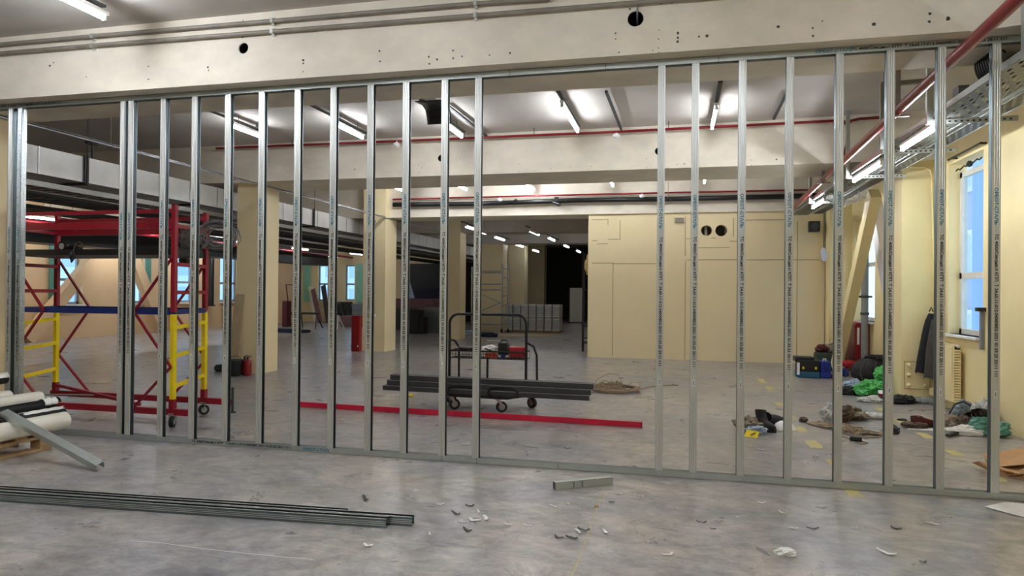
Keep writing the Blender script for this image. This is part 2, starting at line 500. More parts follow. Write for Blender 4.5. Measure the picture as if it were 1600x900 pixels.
# beams
b1 = struct('ceiling_beam', MB().box(-15.5, 4.93, 3.02, 3.16, 5.68, CZ), M['beam'], 'pale concrete beam over the metal stud frame')
h1, h2 = at(380, 75, 'y', 4.93), at(993, 29, 'y', 4.93)
cut(b1, MB().cyl(h1 + V((0, -.1, 0)), h1 + V((0, .5, 0)), .046, 28).cyl(h2 + V((0, -.1, 0)), h2 + V((0, .5, 0)), .057, 28))
b2 = struct('ceiling_beam', MB().box(-15.5, 9.4, 3.0, 3.16, 10.45, CZ), M['beam'], 'second pale beam crossing above the cream columns')
h3, h4 = at(689, 247, 'y', 9.4), at(1029, 236, 'y', 9.4)
cut(b2, MB().cyl(h3 + V((0, -.1, 0)), h3 + V((0, .5, 0)), .05, 24).cyl(h4 + V((0, -.1, 0)), h4 + V((0, .5, 0)), .05, 24))
struct('ceiling_beam', MB().box(-15.5, 14.05, 2.94, 3.16, 14.9, CZ), M['beam'], 'third pale beam running above the cream block')
struct('ceiling_beam', MB().box(-15.5, 18.3, 2.98, -1.9, 19.1, CZ), M['ceil'], 'fourth beam over the passage')
struct('ceiling_beam', MB().box(-15.5, 22.6, 2.98, -1.9, 23.4, CZ), M['ceil'], 'fifth beam deep in the passage')
# slanted ends at the side wall, in front of the beams
for y1, zb, dd_, lb in ((4.93, 3.015, .3, 'slanted thickening at the wall end of the near beam'), (9.4, 2.995, .16, 'slanted thickening at the wall end of the second beam')):
    mb = MB().add([(1.1, y1, CZ), (1.83, y1, zb), (3.16, y1 - dd_, zb), (3.16, y1 - dd_, CZ), (3.16, y1, zb), (3.16, y1, CZ)], [(0, 1, 2, 3), (1, 4, 2), (0, 3, 5), (2, 4, 5, 3), (0, 5, 4, 1)])
    struct('ceiling_beam', mb, M['beam'], lb)

# black linings added to stand in for the shade inside the round holes
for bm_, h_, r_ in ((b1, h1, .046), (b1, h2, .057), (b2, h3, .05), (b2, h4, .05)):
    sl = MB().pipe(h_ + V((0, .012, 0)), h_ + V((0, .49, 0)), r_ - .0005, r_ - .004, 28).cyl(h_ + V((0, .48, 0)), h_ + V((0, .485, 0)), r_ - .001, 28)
    sl.build('hole_shade', M['black'], bm_)
# drill marks and scars on the near beam face (small dark pits)
def pits(parent, y, pts, m):
    mb = MB()
    for px, py, r in pts:
        p = at(px, py, 'y', y); q = r / 240.0
        n = 7; a0 = random.random() * 6
        ring = [p + V((math.cos(a0 + 2 * PI * i / n) * q * random.uniform(.6, 1.25), -.0025, math.sin(a0 + 2 * PI * i / n) * q * random.uniform(.6, 1.25))) for i in range(n)]
        mb.add(ring + [v + V((0, .003, 0)) for v in ring], [list(range(n))] + [(i, i + n, (i + 1) % n + n, (i + 1) % n) for i in range(n)])
    o = mb.build('drill_mark', m, parent); o['kind'] = 'stuff'


P1 = [(78, 103, 3), (84, 98, 1.5), (232, 104, 1.6), (232, 124, 1.6), (325, 105, 2), (326, 110, 1.6), (474, 94, 2.6), (474, 99, 1.8), (474, 112, 1.5), (593, 80, 2.2), (594, 96, 1.8), (670, 89, 1.8), (671, 100, 1.8), (683, 93, 2), (708, 79, 1.6), (708, 91, 1.8), (722, 88, 1.6), (797, 83, 2), (765, 86, 1.4),
      (984, 14, 2), (962, 52, 1.4), (962, 61, 1.3), (967, 82, 1.4), (1059, 52, 2.4), (1059, 59, 2.4), (1059, 65, 2.2), (1092, 57, 2), (1105, 56, 2.6), (1030, 82, 1.2), (1020, 79, 1), (1029, 61, 1), (1029, 75, 1), (1030, 47, 1), (1270, 44, 1.6), (1270, 56, 1.8), (1366, 38, 3.4), (1453, 21, 2.2), (1452, 34, 2.4), (1481, 29, 3.2), (1216, 42, 3), (1285, 33, 1.4),
      (379, 59, 1.4), (380, 32, 1.2), (135, 120, 1), (1033, 5, 1.6), (1040, 3, 1.4), (1050, 5, 1.2)]
pits(b1, 4.93, P1, M['darkgrey'])
P2 = [(554, 265, 2), (554, 272, 1.6), (554, 279, 1.5), (555, 264, 1.8), (654, 258, 1.5), (659, 262, 1.6), (655, 270, 1.5), (811, 256, 1.5), (811, 268, 1.5), (835, 267, 1.4), (861, 264, 1.6), (891, 262, 1.2), (924, 260, 1.6), (1010, 248, 1.4), (1011, 262, 1.4), (1043, 263, 1.8), (1058, 257, 1.6), (1069, 256, 2.2), (1174, 250, 1.6), (1174, 258, 1.6), (1213, 249, 2.4), (830, 296, 1), (713, 250, 1)]
pits(b2, 9.4, P2, M['darkgrey'])

# columns on the left line
for x0, x1, y0, y1, lb in ((-7.1, -6.62, 5.2, 5.6, 'cream column at the left edge behind the first studs'),
                           (-6.78, -6.36, 9.57, 10.08, 'nearest full height cream column with the fire extinguisher at its foot'),
                           (-6.66, -6.14, 13.85, 14.45, 'second cream column with the red cabinet at its foot'),
                           (-6.3, -5.83, 18.2, 18.75, 'third cream column behind the platform cart'),
                           (-6.5, -5.75, 22.75, 23.4, 'fourth cream column behind the aluminium tower'),
                           (-6.7, -6.0, 27.4, 28, 'fifth column in the unlit passage'),
                           (-6.7, -5.9, 31.2, 31.8, 'last column in the unlit passage')):
    struct('column', MB().box(x0, y0, 0, x1, y1, CZ), M['beige'], lb)
# side wall pilasters
for y0, y1, x0, lb in ((9.45, 10.15, 2.75, 'cream pilaster with the bolted hatch and hanging jackets'), (13.72, 14.05, 2.78, 'cream pilaster beside the tool bags')):
    struct('column', MB().box(x0, y0, 0, 3.2, y1, 3.0), M['yellow_wall'], lb, None)

# the cream block (boxed room) at the back
blk = struct('wall_middle', MB().box(-1.75, 14.1, 0, 2.78, 14.35, 2.95), M['beige'], 'cream board wall of the boxed room at the back')
struct('wall_side', MB().box(-1.75, 14.35, 0, -1.6, 26, 3.3), M['beige'], 'side of the boxed room along the passage')
o1, o2 = at(1104, 360, 'y', 14.1), at(1127, 360, 'y', 14.1)
cut(blk, MB().cyl(o1 + V((0, -.2, 0)), o1 + V((0, .5, 0)), .105, 24).cyl(o2 + V((0, -.2, 0)), o2 + V((0, .5, 0)), .115, 24))
for px, ln_ in ((1103, .0), (1126, .08)):
    p_ = at(px, 360, 'y', 14.5); q_ = 2.6 if ln_ else 1; tag(MB().bar((p_.x - ln_ * 1, p_.y, 0), (p_.x + ln_ * 1.6, p_.y, 2.94), .05, .05).build('metal_stud', M['zinc'], None), 'bright stud seen through the %s round hole of the cream block' % ('left' if px == 1103 else 'right'), 'stud')
mb = MB()


def seam(a, b, w=.011):
    p, q = at(a[0], a[1], 'y', 14.1), at(b[0], b[1], 'y', 14.1)
    if abs(p.x - q.x) > abs(p.z - q.z): mb.box(min(p.x, q.x), 14.097, p.z - w / 2, max(p.x, q.x), 14.1, p.z + w / 2)
    else: mb.box(p.x - w / 2, 14.097, min(p.z, q.z), p.x + w / 2, 14.1, max(p.z, q.z))


for a, b in (((925, 411), (957, 411)), ((957, 412), (1025, 412)), ((958, 410), (957, 556)), ((1071, 407), (1069, 562)), ((1073, 406), (1160, 406)), ((1165, 406), (1225, 406)), ((924, 343), (950, 343)), ((950, 343), (950, 351)), ((969, 344), (969, 374)), ((950, 374), (969, 374)), ((925, 376), (933, 376)), ((933, 381), (950, 381)), ((1071, 338), (1071, 400)), ((1146, 340), (1146, 370)), ((1071, 373), (1090, 373)), ((1140, 377), (1152, 377)), ((1230, 406), (1280, 406)), ((1165, 344), (1225, 344)), ((1111, 372), (1119, 372)), ((1246, 345), (1244, 568)), ((1090, 387), (1140, 387))):
    seam(a, b)
mb.build('panel_seam', M['seam'], blk)

# floor tape dashes
for px, py, l, w in ((1190, 595, .5, .1), (1203, 607, .45, .1), (1218, 632, .3, .1), (1237, 652, .22, .09), (1252, 671, .26, .1), (1271, 694, .36, .12), (1299, 723, .22, .06), (1333, 770, .2, .11), (1377, 640, .25, .1), (1408, 659, .3, .1), (1446, 681, .28, .11), (1492, 708, .24, .09), (1560, 748, .2, .08)):
    c = fl(px, py); rnd = random.Random(px)
    n = 14; vs = []
    for k in range(n):
        t = k / n * 4; s_ = int(t); u = t - s_
        cx, cy = [(-1 + 2 * u, -1), (1, -1 + 2 * u), (1 - 2 * u, 1), (-1, 1 - 2 * u)][s_]
        vs.append(c + V((cx * w / 2 * rnd.uniform(.75, 1.1), cy * l / 2 * rnd.uniform(.85, 1.1), .0012)))
    m_ = MB().add(vs + [v + V((0, 0, -.001)) for v in vs], [list(range(n))])
    struct('floor_marking', m_, M['tape'], 'worn yellow paint dash on the concrete floor')

# pale joint line in the near floor
mb = MB(); prev = None
pp = [fl(945, 768), fl(930, 800), fl(915, 845), fl(902, 880), fl(893, 899), fl(880, 930)]
for a, b in zip(pp, pp[1:]): mb.bar(a, b, .005, .0016)
struct('floor_marking', mb, M['tape'], 'thin pale chalk line on the near floor')

# dark scuffs and a pale scratch on the near floor
for (a, b, w_) in (((1012, 823), (1068, 831), .02), ((1180, 854), (1205, 870), .03)):
    p, q = fl(*a), fl(*b); dd = (q - p); n_ = V((-dd.y, dd.x, 0)).normalized() * w_
    vs = [p + V((0, 0, .0012)), p.lerp(q, .35) - n_ * .7 + V((0, 0, .0012)), p.lerp(q, .8) - n_ * .5 + V((0, 0, .0012)), q + V((0, 0, .0012)), p.lerp(q, .6) + n_ * .5 + V((0, 0, .0012)), p.lerp(q, .2) + n_ * .4 + V((0, 0, .0012))]
    struct('floor_marking', MB().add(vs + [v - V((0, 0, .001)) for v in vs], [(0, 1, 2, 3, 4, 5)]), M['scuff'], 'dark scuff mark on the near concrete floor')
mb = MB(); pp = [fl(*k) for k in ((203, 845), (250, 848), (300, 855), (350, 861), (400, 866), (440, 870), (490, 874))]
for a, b in zip(pp, pp[1:]): mb.bar(a, b, .003, .0014)
struct('floor_marking', mb, M['paper'], 'thin pale scratch on the lower left floor')

# outside world
w = bpy.data.worlds.new('sky'); S.world = w; w.use_nodes = True
nt = w.node_tree; bg = nt.nodes['Background']
bg.inputs['Color'].default_value = (.66, .82, 1.0, 1); bg.inputs['Strength'].default_value = .42
fac = MB().box(9.0, 6, -6, 9.4, 34, 14)
f_ = struct('exterior_facade', fac, M['facade'], 'pale lavender building facade across the street')
mb = MB(); mg = MB()
for k, y in enumerate((9.4, 13.0, 16.6, 20.2, 23.8, 27.4)):
    for z in (-.6, 1.9, 4.6):
        mb.box(8.92, y, z, 9.0, y + 1.3, z + 1.5); mg.box(8.9, y + .15, z + .15, 8.93, y + 1.15, z + 1.35)
mb.build('facade_window', M['facade_w'], f_); mg.build('facade_pane', M['glass'], f_)
mb = MB()
for y in (11.4, 15.2, 18.9, 22.6): mb.box(8.85, y, -6, 9.0, y + 1.1, 14)
mb.build('facade_panel', M['facade_b'], f_)
for k, (x, y, wd, h) in enumerate(((-60, 40, 14, 30), (-58, 70, 16, 24), (-75, 100, 20, 40), (-40, 90, 12, 26), (-26, 96, 9, 22))):
    b = struct('exterior_tower', MB().box(x, y, -20, x + wd, y + wd, h), M['tower'], 'hazy distant tower block outside the windows')
    mb = MB()
    for r in range(int(h / 3)):
        for q in range(5):
            mb.box(x + wd, y + q * wd / 5 + .5, r * 3 - 6, x + wd + .05, y + q * wd / 5 + wd / 5 - .8, r * 3 - 4.4)
            mb.box(x + q * wd / 5 + .5, y - .05, r * 3 - 6, x + q * wd / 5 + wd / 5 - .8, y, r * 3 - 4.4)
    mb.build('tower_window', M['tower_win'], b)
# ================================================================ the stud frame
TY = 5.07                                  # front plane of the tracks
black_txt = 'ТС 4000/Секция.п КПП  Т 24,65.11-012-04000852-2021 01.03.25 20:11 111'
blue_txt = 'ОРЕОТ-СТАЛЬ'


def text_mesh(name, s, length, height):
    """lettering as a flat mesh running along +x, cap height along +y"""
    c = bpy.data.curves.new(name, 'FONT'); c.body = s; c.size = 1.0; c.resolution_u = 2; c.offset = .03
    o = bpy.data.objects.new(name, c); COL.objects.link(o)
    bpy.context.view_layer.update()
    me = bpy.data.meshes.new_from_object(o.evaluated_get(bpy.context.evaluated_depsgraph_get()))
    bpy.data.objects.remove(o)
    xs = [v.co.x for v in me.vertices]; ys = [v.co.y for v in me.vertices]
    for v in me.vertices:
        v.co.x = (v.co.x - min(xs)) / (max(xs) - min(xs)) * length if False else v.co.x
    x0, x1, y0, y1 = min(xs), max(xs), min(ys), max(ys)
    for v in me.vertices: v.co = V(((v.co.x - x0) / (x1 - x0) * length, (v.co.y - y0) / (y1 - y0) * height, 0))
    return me


TM = text_mesh('print_dark', black_txt, .93, .025); TM.materials.append(M['ink'])
TB = text_mesh('print_blue', blue_txt, .24, .023); TB.materials.append(M['ink_blue'])


def put_text(me, name, parent, origin, xdir, ydir):
    o = bpy.data.objects.new(name, me); COL.objects.link(o); o.parent = parent
    x, y = V(xdir), V(ydir); z = x.cross(y)
    o.matrix_local = Matrix.Translation(V(origin) - ORG[parent.name]) @ Matrix((x, y, z)).transposed().to_4x4()
    return o


def stud(px, label, flip=False, tz=0.0, z1=2.985, stick='low', rot=0.0, yoff=0.0):
    """C profile 50x50, ribbed flanges; web on the left unless flipped"""
    p = at(px, 450, 'y', TY)
    x0 = p.x; y0 = TY + .003 + yoff; w = .05; t = .0012; lip = .009
    root = thing('metal_stud', label, 'stud', (x0 + .025, y0 + .025, 0), 'studs of the metal partition frame')
    L = lambda x: (x0 + x) if not flip else (x0 + w - x)
    # profile in plan, ribbed front flange
    rib = []
    for i, (a, d) in enumerate(((0, 0), (.009, 0), (.011, .0022), (.014, .0022), (.016, 0), (.022, 0), (.024, .0022), (.028, .0022), (.030, 0), (.036, 0), (.038, .0022), (.041, .0022), (.043, 0), (.05, 0))): rib.append((a, d))
    outer = [(0, 0)] + rib[1:] + [(w, lip)]
    front = rib + [(w, lip)]
    path = [(w, lip)] + [(a, d) for a, d in rib[::-1]]          # lip, flange, to the web corner
    web = [(0, .012), (.0022, .014), (.0022, .022), (0, .024), (0, .028), (.0022, .03), (.0022, .037), (0, .039)]
    back = [(a, w - d) for a, d in rib] + [(w, w - lip)]
    ln = path + web + back
    def shell(ln, name, m):
        n = len(ln)

        def off(i):
            a = V((*ln[max(i - 1, 0)], 0)); b = V((*ln[min(i + 1, n - 1)], 0)); d = (b - a).normalized()
            return V((ln[i][0], ln[i][1], 0)) - V((d.y, -d.x, 0)) * t
        ins = [off(i) for i in range(n)]
        poly = [(a, b) for a, b in ln] + [(q.x, q.y) for q in ins[::-1]]
        m2 = len(poly)
        vs = [(L(a), y0 + b, z) for z in (.004, z1) for a, b in poly]
        fs = [(i, (i + 1) % m2, (i + 1) % m2 + m2, i + m2) for i in range(m2)]
        fs += [(i, i + 1, m2 - 2 - i, m2 - 1 - i) for i in range(n - 1)]
        fs += [(m2 + m2 - 1 - i, m2 + m2 - 2 - i, m2 + i + 1, m2 + i) for i in range(n - 1)]
        if not flip: fs = [f[::-1] for f in fs]
        MB().add(vs, fs).build(name, M[m], root)
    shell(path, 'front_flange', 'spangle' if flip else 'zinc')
    shell([path[-1]] + web + back, 'web', 'spangle' if flip else 'zinc_shaded')  # web and back flange carry the cavity shade as a darker steel
    # printed lines on the front flange
    zt = 2.03 + tz
    if stick is not None:
        put_text(TB, 'blue_print', root, (x0 + .014, y0 - .0022, zt), (0, 0, -1), (1, 0, 0))
        put_text(TM, 'black_print', root, (x0 + .014, y0 - .0022, zt - .3), (0, 0, -1), (1, 0, 0))
        st = MB().box(x0 + .017, y0 - .0024, zt - 1.37, x0 + .033, y0, zt - 1.325)
        a = st.build('sticker', M['white'], root)
        MB().box(x0 + .0215, y0 - .003, zt - 1.362, x0 + .0285, y0 - .0025, zt - 1.333).build('sticker_slot', M['gray'], a)
        mb = MB()
        for zz in (.022, z1 - .022): mb.cyl((x0 + .027, y0 - .006, zz), (x0 + .027, y0, zz), .0045, 10, .003)
        mb.build('screw', M['zinc'], root)
    return root


RIGHT = ['on the right edge of the doorway gap', 'second to the right of the doorway gap', 'third to the right of the doorway gap', 'fourth to the right of the doorway gap', 'fifth to the right of the doorway gap', 'sixth to the right of the doorway gap', 'seventh to the right of the gap, just before the red main pipe', 'last before the cream window wall, with the red pipe crossing its top']
for px, lb in zip((1026, 1079, 1152.5, 1227, 1304.5, 1384, 1464, 1549.5), RIGHT):
    stud(px, 'galvanised steel stud ' + lb)
LEFT = ['on the left edge of the doorway gap', 'second to the left of the doorway gap', 'third to the left of the doorway gap', 'fourth to the left of the gap, before the second cream column', 'fifth to the left of the doorway gap', 'sixth to the left of the doorway gap', 'seventh to the left of the gap, before the nearest cream column', 'eighth to the left of the doorway gap', 'between the two red posts at the right end of the scaffold', 'single one next to the close pair before the scaffold', 'of the close pair, the one on the right', 'of the close pair, the one on the left']
for i, (px, lb) in enumerate(zip((739.5, 687, 626.5, 571, 513, 457, 401, 348, 296, 247, 196.5, 184), LEFT)):
    stud(px, 'galvanised steel stud ' + lb, tz=.06 - .1 * (i > 9))
stud(9, 'galvanised steel stud against the cream column, first of the frame', tz=-.15)
stud(23.5, 'spangled galvanised stud with its web turned outward beside the first one', flip=True, tz=-.15)

# head and floor tracks
def track(name, label, x0, x1, z, up_, texts=()):
    h = .042; t = .0015; d = .057
    s = 1 if up_ else -1
    root = thing(name, label, 'track', ((x0 + x1) / 2, TY + d / 2, 0 if up_ else z))
    mb = MB()
    a, b = (z, z + h) if up_ else (z - h, z)
    mb.box(x0, TY, a, x1, TY + t, b); mb.box(x0, TY + d - t, a, x1, TY + d, b)
    zz = z if up_ else z - t
    mb.box(x0, TY, zz, x1, TY + d, zz + t)
    # stiffening beads
    for q in (.013, .03): mb.box(x0, TY - .0016, (z + q if up_ else z - q) - .0016, x1, TY, (z + q if up_ else z - q) + .0016)
    mb.build('channel', M['zinc_dull'], root)
    mb = MB()
    for xx in texts[2] if len(texts) > 2 else (): mb.box(xx - .0015, TY - .002, a, xx + .0015, TY, b)
    if mb.v: mb.build('joint', M['darkgrey'], root)
    for kind, xs in zip(('black_print', 'blue_print'), texts[:2]):
        for xx in xs: put_text(TM if kind[1] == 'l' and kind == 'black_print' else TB, kind, root, (xx, TY - .0022, (a + b) / 2 - .010), (1, 0, 0), (0, 0, 1))
    return root


xa = lambda px: at(px, 690, 'y', TY).x
xt = lambda px: at(px, 70, 'y', TY).x
track('floor_track', 'galvanised U track on the floor under the studs', -6.1, 2.55, .001, True, ((xa(300), ), (xa(474), ), [xa(k) for k in (872, 745, 691)]))
track('head_track', 'galvanised U track under the near beam holding the studs', -6.2, 2.35, 3.018, False, ((xt(10) - .3, xt(1335) - .02), (xt(1274), ), [xt(k) for k in (797, 947, 1123)]))
# pale paint streak on the floor track at the right end handled by the sheet of newspaper beside it

# ================================================================ things lying on the near floor
def profile_bar(name, label, p0, p1, w=.05, h=.05, m='zinc', ribs=True, up_=(0, 0, 1), lip=.008, hollow=True, group=None):
    """open U profile lying on the floor, ribbed"""
    p0, p1 = V(p0), V(p1); d = (p1 - p0).normalized(); u = V(up_); u = (u - d * u.dot(d)).normalized(); a = d.cross(u).normalized()
    t = .0016
    prof = [(-w / 2, 0), (w / 2, 0), (w / 2, h), (w / 2 - lip, h), (w / 2 - lip, h - t), (w / 2 - t, h - t), (w / 2 - t, t), (-w / 2 + t, t), (-w / 2 + t, h - t), (-w / 2 + lip, h - t), (-w / 2 + lip, h), (-w / 2, h)]
    mb = MB()
    n = len(prof)
    vs = [p + a * x + u * y for p in (p0, p1) for x, y in prof]
    fs = [(i, (i + 1) % n, (i + 1) % n + n, i + n) for i in range(n)]
    mb.add(vs, fs)
    for o_ in (0, n):
        q = [(0, 1, 6, 7), (1, 2, 5, 6), (2, 3, 4, 5), (0, 7, 8, 11), (8, 9, 10, 11)]
        mb.add(vs[o_:o_ + n], [f if o_ else f[::-1] for f in q])
    if ribs:
        bd = MB()
        for sx in (-1, 1):
            for q in (.3, .5, .7):
                c = [p + a * (sx * w / 2) + u * (h * q) for p in (p0, p1)]
                bd.bar(c[0], c[1], .0045, .003, u)
        for q in (-.2, 0, .2):
            c = [p + a * (w * q) + u * (t) for p in (p0, p1)]
            bd.bar(c[0], c[1], .005, .003, u)
        for sx in (-1, 1):
            c = [p + a * (sx * (w / 2 - lip / 2)) + u * (h + .0005) for p in (p0, p1)]; bd.bar(c[0], c[1], lip, .0015, u)
        mb.beads = bd
    return mb


# two nested profiles, front left
e0, e1 = fl(602, 826), fl(631, 821)
d0 = (fl(600, 828) - fl(0, 786)).normalized()
A0 = V((e0.x, e0.y + .027, .001)) ; B0 = A0 - d0 * 3.0
r = thing('metal_profile', 'galvanised profile on the near floor, front one of two side by side', 'profile', (A0 + B0) / 2 * 1, 'loose profiles on the near floor')
q_ = profile_bar('', '', B0, A0); q_.build('channel', M['zinc_shaded'], r); q_.beads.build('bead', M['zinc'], r)  # shade painted into the channel, highlights into the brighter beads
A1 = V((e1.x, e1.y + .035, .001)); B1 = A1 - d0 * 3.0
side = V((-d0.y, d0.x, 0))
A1 = A0 + side * .058 + d0 * .13; B1 = A1 - d0 * 3.0
r = thing('metal_profile', 'galvanised profile on the near floor, rear one reaching further right', 'profile', (A1 + B1) / 2, 'loose profiles on the near floor')
q_ = profile_bar('', '', B1, A1); q_.build('channel', M['zinc_shaded'], r); q_.beads.build('bead', M['zinc'], r)
A2 = A1 - d0 * .42 + side * .056; B2 = A2 - d0 * 2.6
r = thing('metal_profile', 'third galvanised profile behind the two nested ones at the lower left', 'profile', (A2 + B2) / 2, 'loose profiles on the near floor')
q_ = profile_bar('', '', B2, A2, .045, .045); q_.build('channel', M['zinc_shaded'], r); q_.beads.build('bead', M['zinc'], r)
# short offcut
p, q = fl(865, 766), fl(955, 757)
r = thing('metal_profile', 'short galvanised offcut lying alone before the doorway gap', 'profile', (p + q) / 2)
profile_bar('', '', p + V((0, .02, .051)), q + V((0, .02, .051)), .045, .05, up_=(0, 0, -1)).build('channel', M['zinc_dull'], r)
mb = MB()
for t_ in (.35, .5):
    c = p.lerp(q, t_); mb.box(c.x - .0015, c.y - .012, .006, c.x + .0015, c.y - .001, .045)
mb.build('cut_line', M['darkgrey'], r)
# profile leaning on the pallet
foot = fl(149, 738); headp = at(0, 655, 'x', -5.06)
r = thing('metal_profile', 'galvanised profile slanting from the pipe pallet down to the floor', 'profile', foot)
dd = (headp - foot).normalized()
lp = profile_bar('', '', foot + V((.02, .02, .06)), foot + V((.02, .02, .06)) + dd * 1.08, .06, .05, up_=(-.15, .35, -1), ribs=False)
uu = V((-.15, .35, -1)); uu = (uu - dd * uu.dot(dd)).normalized(); aa = dd.cross(uu).normalized()
for q_ in (-.022, -.011, 0, .011, .022): lp.bar(foot + V((.02, .02, .06)) + aa * q_ - uu * .0005, foot + V((.02, .02, .06)) + aa * q_ - uu * .0005 + dd * 1.08, .005, .004, uu)
lp.build('channel', M['zinc_dull'], r)

# drywall and metal scraps
def scrap(px, py, size, kind, label, group=None, seed=0):
    rnd = random.Random(seed + px); c = fl(px, py); L = size / 240.0 * (1 + 0)
    ang = rnd.uniform(-.7, .9); ca, sa = math.cos(ang), math.sin(ang); curl = rnd.uniform(.3, 1.0); w = L * rnd.uniform(.18, .34); ph = rnd.uniform(0, 3)

    def fn(u, v):
        x = (u - .5) * L; y = (v - .5) * w * (1 - .6 * abs(2 * u - 1) ** 2) + L * .18 * math.sin(u * 4 + ph)
        z = .003 + L * .16 * curl * (abs(2 * u - 1) ** 2 * (.4 + .6 * v) + .35 * math.sin(u * 7 + ph) ** 2)
        return (c.x + ca * x - sa * y, c.y + sa * x + ca * y, z)
    return tag(MB().sheet(fn, 9, 4, .002).build('scrap' if kind != 'p' else 'drywall_scrap', M[{'w': 'paper', 'd': 'darkgrey', 'p': 'paper'}[kind]], None), label, 'scrap', group)


gw, gd = 'pale scraps on the near floor', 'dark scraps on the near floor'
LW = 'small pale curled scrap among those strewn over the near grey floor'
LD = 'small dark curled scrap among those strewn over the near grey floor'
for px, py, s_, k in ((688, 789, 13, 'w'), (748, 801, 13, 'w'), (724, 817, 12, 'w'), (741, 813, 20, 'w'), (759, 811, 18, 'w'), (794, 820, 13, 'w'), (575, 853, 14, 'w'), (824, 822, 12, 'w'), (864, 792, 15, 'w'), (888, 788, 8, 'w'), (903, 832, 16, 'w'), (946, 832, 14, 'w'), (968, 772, 12, 'w'), (1000, 776, 11, 'w'), (1043, 756, 8, 'w'), (1190, 786, 13, 'w'), (1043, 867, 16, 'w'), (1221, 801, 10, 'w'), (1335, 826, 11, 'w'), (1456, 819, 16, 'w'), (1240, 826, 12, 'w'), (672, 835, 10, 'w'), (932, 773, 6, 'w'), (1190, 703, 14, 'w'), (728, 695, 18, 'w'), (1153, 809, 7, 'w'), (1385, 864, 24, 'w')):
    scrap(px, py, s_, k, LW, gw)
for px, py, s_, k in ((712, 803, 18, 'd'), (734, 791, 13, 'd'), (730, 829, 16, 'd'), (873, 840, 14, 'd'), (893, 841, 16, 'd'), (912, 829, 16, 'd'), (956, 785, 8, 'd'), (1096, 817, 13, 'd'), (1114, 827, 8, 'd'), (1270, 826, 16, 'd'), (1400, 826, 14, 'd'), (887, 701, 14, 'd'), (1442, 879, 9, 'd')):
    scrap(px, py, s_, k, LD, gd)
scrap(571, 781, 22, 'd', 'dark crumpled metal scrap behind the two loose profiles')
c = fl(932, 792); tag(MB().lathe([(.012, 0), (.014, .006), (.008, .012), (.004, .02), (0, .021)], c, 14).build('anchor_bolt', M['wood'], None), 'small brown plug standing on the chalk line', 'plug')
c = fl(1227, 868)
tag(MB().blob(c + V((0, 0, .016)), (.05, .028, .026), 16, 9, .22, 5, flat=.001).build('foam_scrap', M['white'], None), 'white foam chunk at the lower right of the floor', 'scrap')
# ================================================================ lamps
def tube_light(name, label, p0, p1, group, rail=(.7, .1), hang=True, zc=CZ, r=.016, m='tube'):
    """p0 near end, p1 far end of the lit tube"""
    p0, p1 = V(p0), V(p1); d = (p1 - p0).normalized()
    c = (p0 + p1) / 2
    root = thing(name, label, 'light', (c.x, c.y, c.z), group)
    mb = MB(); mb.cyl(p0, p1, r, 12); mb.build('tube', M[m], root)
    up_ = V((0, 0, 1))
    mb = MB(); mb.bar(p0 - d * .03 + up_ * .042, p1 + d * .03 + up_ * .04, .042, .026, up_); mb.build('housing', M['white'], root)
    for p, q in ((p0, -1), (p1, 1)): MB().bar(p + d * (.012 * q) + up_ * .012, p - d * (.004 * q) + up_ * .012, .034, .06, up_).build('end_cap', M['white'], root)
    if rail:
        mb = MB(); mb.bar(p0 - d * rail[0] + up_ * .09, p1 + d * rail[1] + up_ * .09, .045, .02, up_); mb.build('rail', M['darkgrey'], root)
    if hang:
        for t in (.2, .8):
            q = p0.lerp(p1, t) + up_ * .05; MB().cyl(q, (q.x, q.y, zc), .004, 6).build('hanger', M['darkgrey'], root)
    return root


LZ = 3.42
names = ['leftmost', 'second from the left', 'third, beside the curved black duct', 'fourth from the left', 'fifth, the rightmost one']
for k, (x, y0, y1) in enumerate(((-5.55, 7.7, 8.35), (-4.19, 7.85, 8.65), (-2.83, 7.75, 8.85), (-1.25, 7.6, 8.85), (.44, 8.05, 9.0))):
    tube_light('tube_light', 'lit ceiling tube light behind the frame, %s' % names[k], (x, y0, LZ), (x, y1, LZ), 'tube lights in the bay behind the stud frame', m='tube_mid')
for k, (x, y0, y1) in enumerate(((-5.55, 12.75, 13.35), (-4.2, 12.9, 13.5), (-2.84, 13.0, 13.8), (-1.2, 12.98, 13.5), (.52, 12.95, 13.4))):
    tube_light('tube_light', 'small lit ceiling light beyond the second beam, %s' % ['first from the left', 'second from the left', 'third and brightest', 'fourth, nearest above the cream block', 'last one on the right'][k], (x, y0, LZ), (x, y1, LZ), 'tube lights in the second bay', rail=None, m='tube_strong')
for k, (x, y0, y1) in enumerate(((-4.33, 2.6, 4.42), (-2.7, 2.2, 3.4), (-1.0, 1.9, 3.1), (.6, 1.9, 3.1))):
    tube_light('tube_light', 'lit tube light on the near ceiling at the top left corner' if k == 0 else 'tube light on the near ceiling above the camera', (x, y0, LZ), (x, y1, LZ), 'tube lights on the near ceiling', rail=(.2, .1) if k else (.5, 0))
for k, (x, y0, y1) in enumerate(((-2.7, -2.6, -1.0), (.4, -2.6, -1.0))):
    tube_light('tube_light', 'tube light on the near ceiling above the camera', (x, y0, LZ), (x, y1, LZ), 'tube lights on the near ceiling', rail=None)
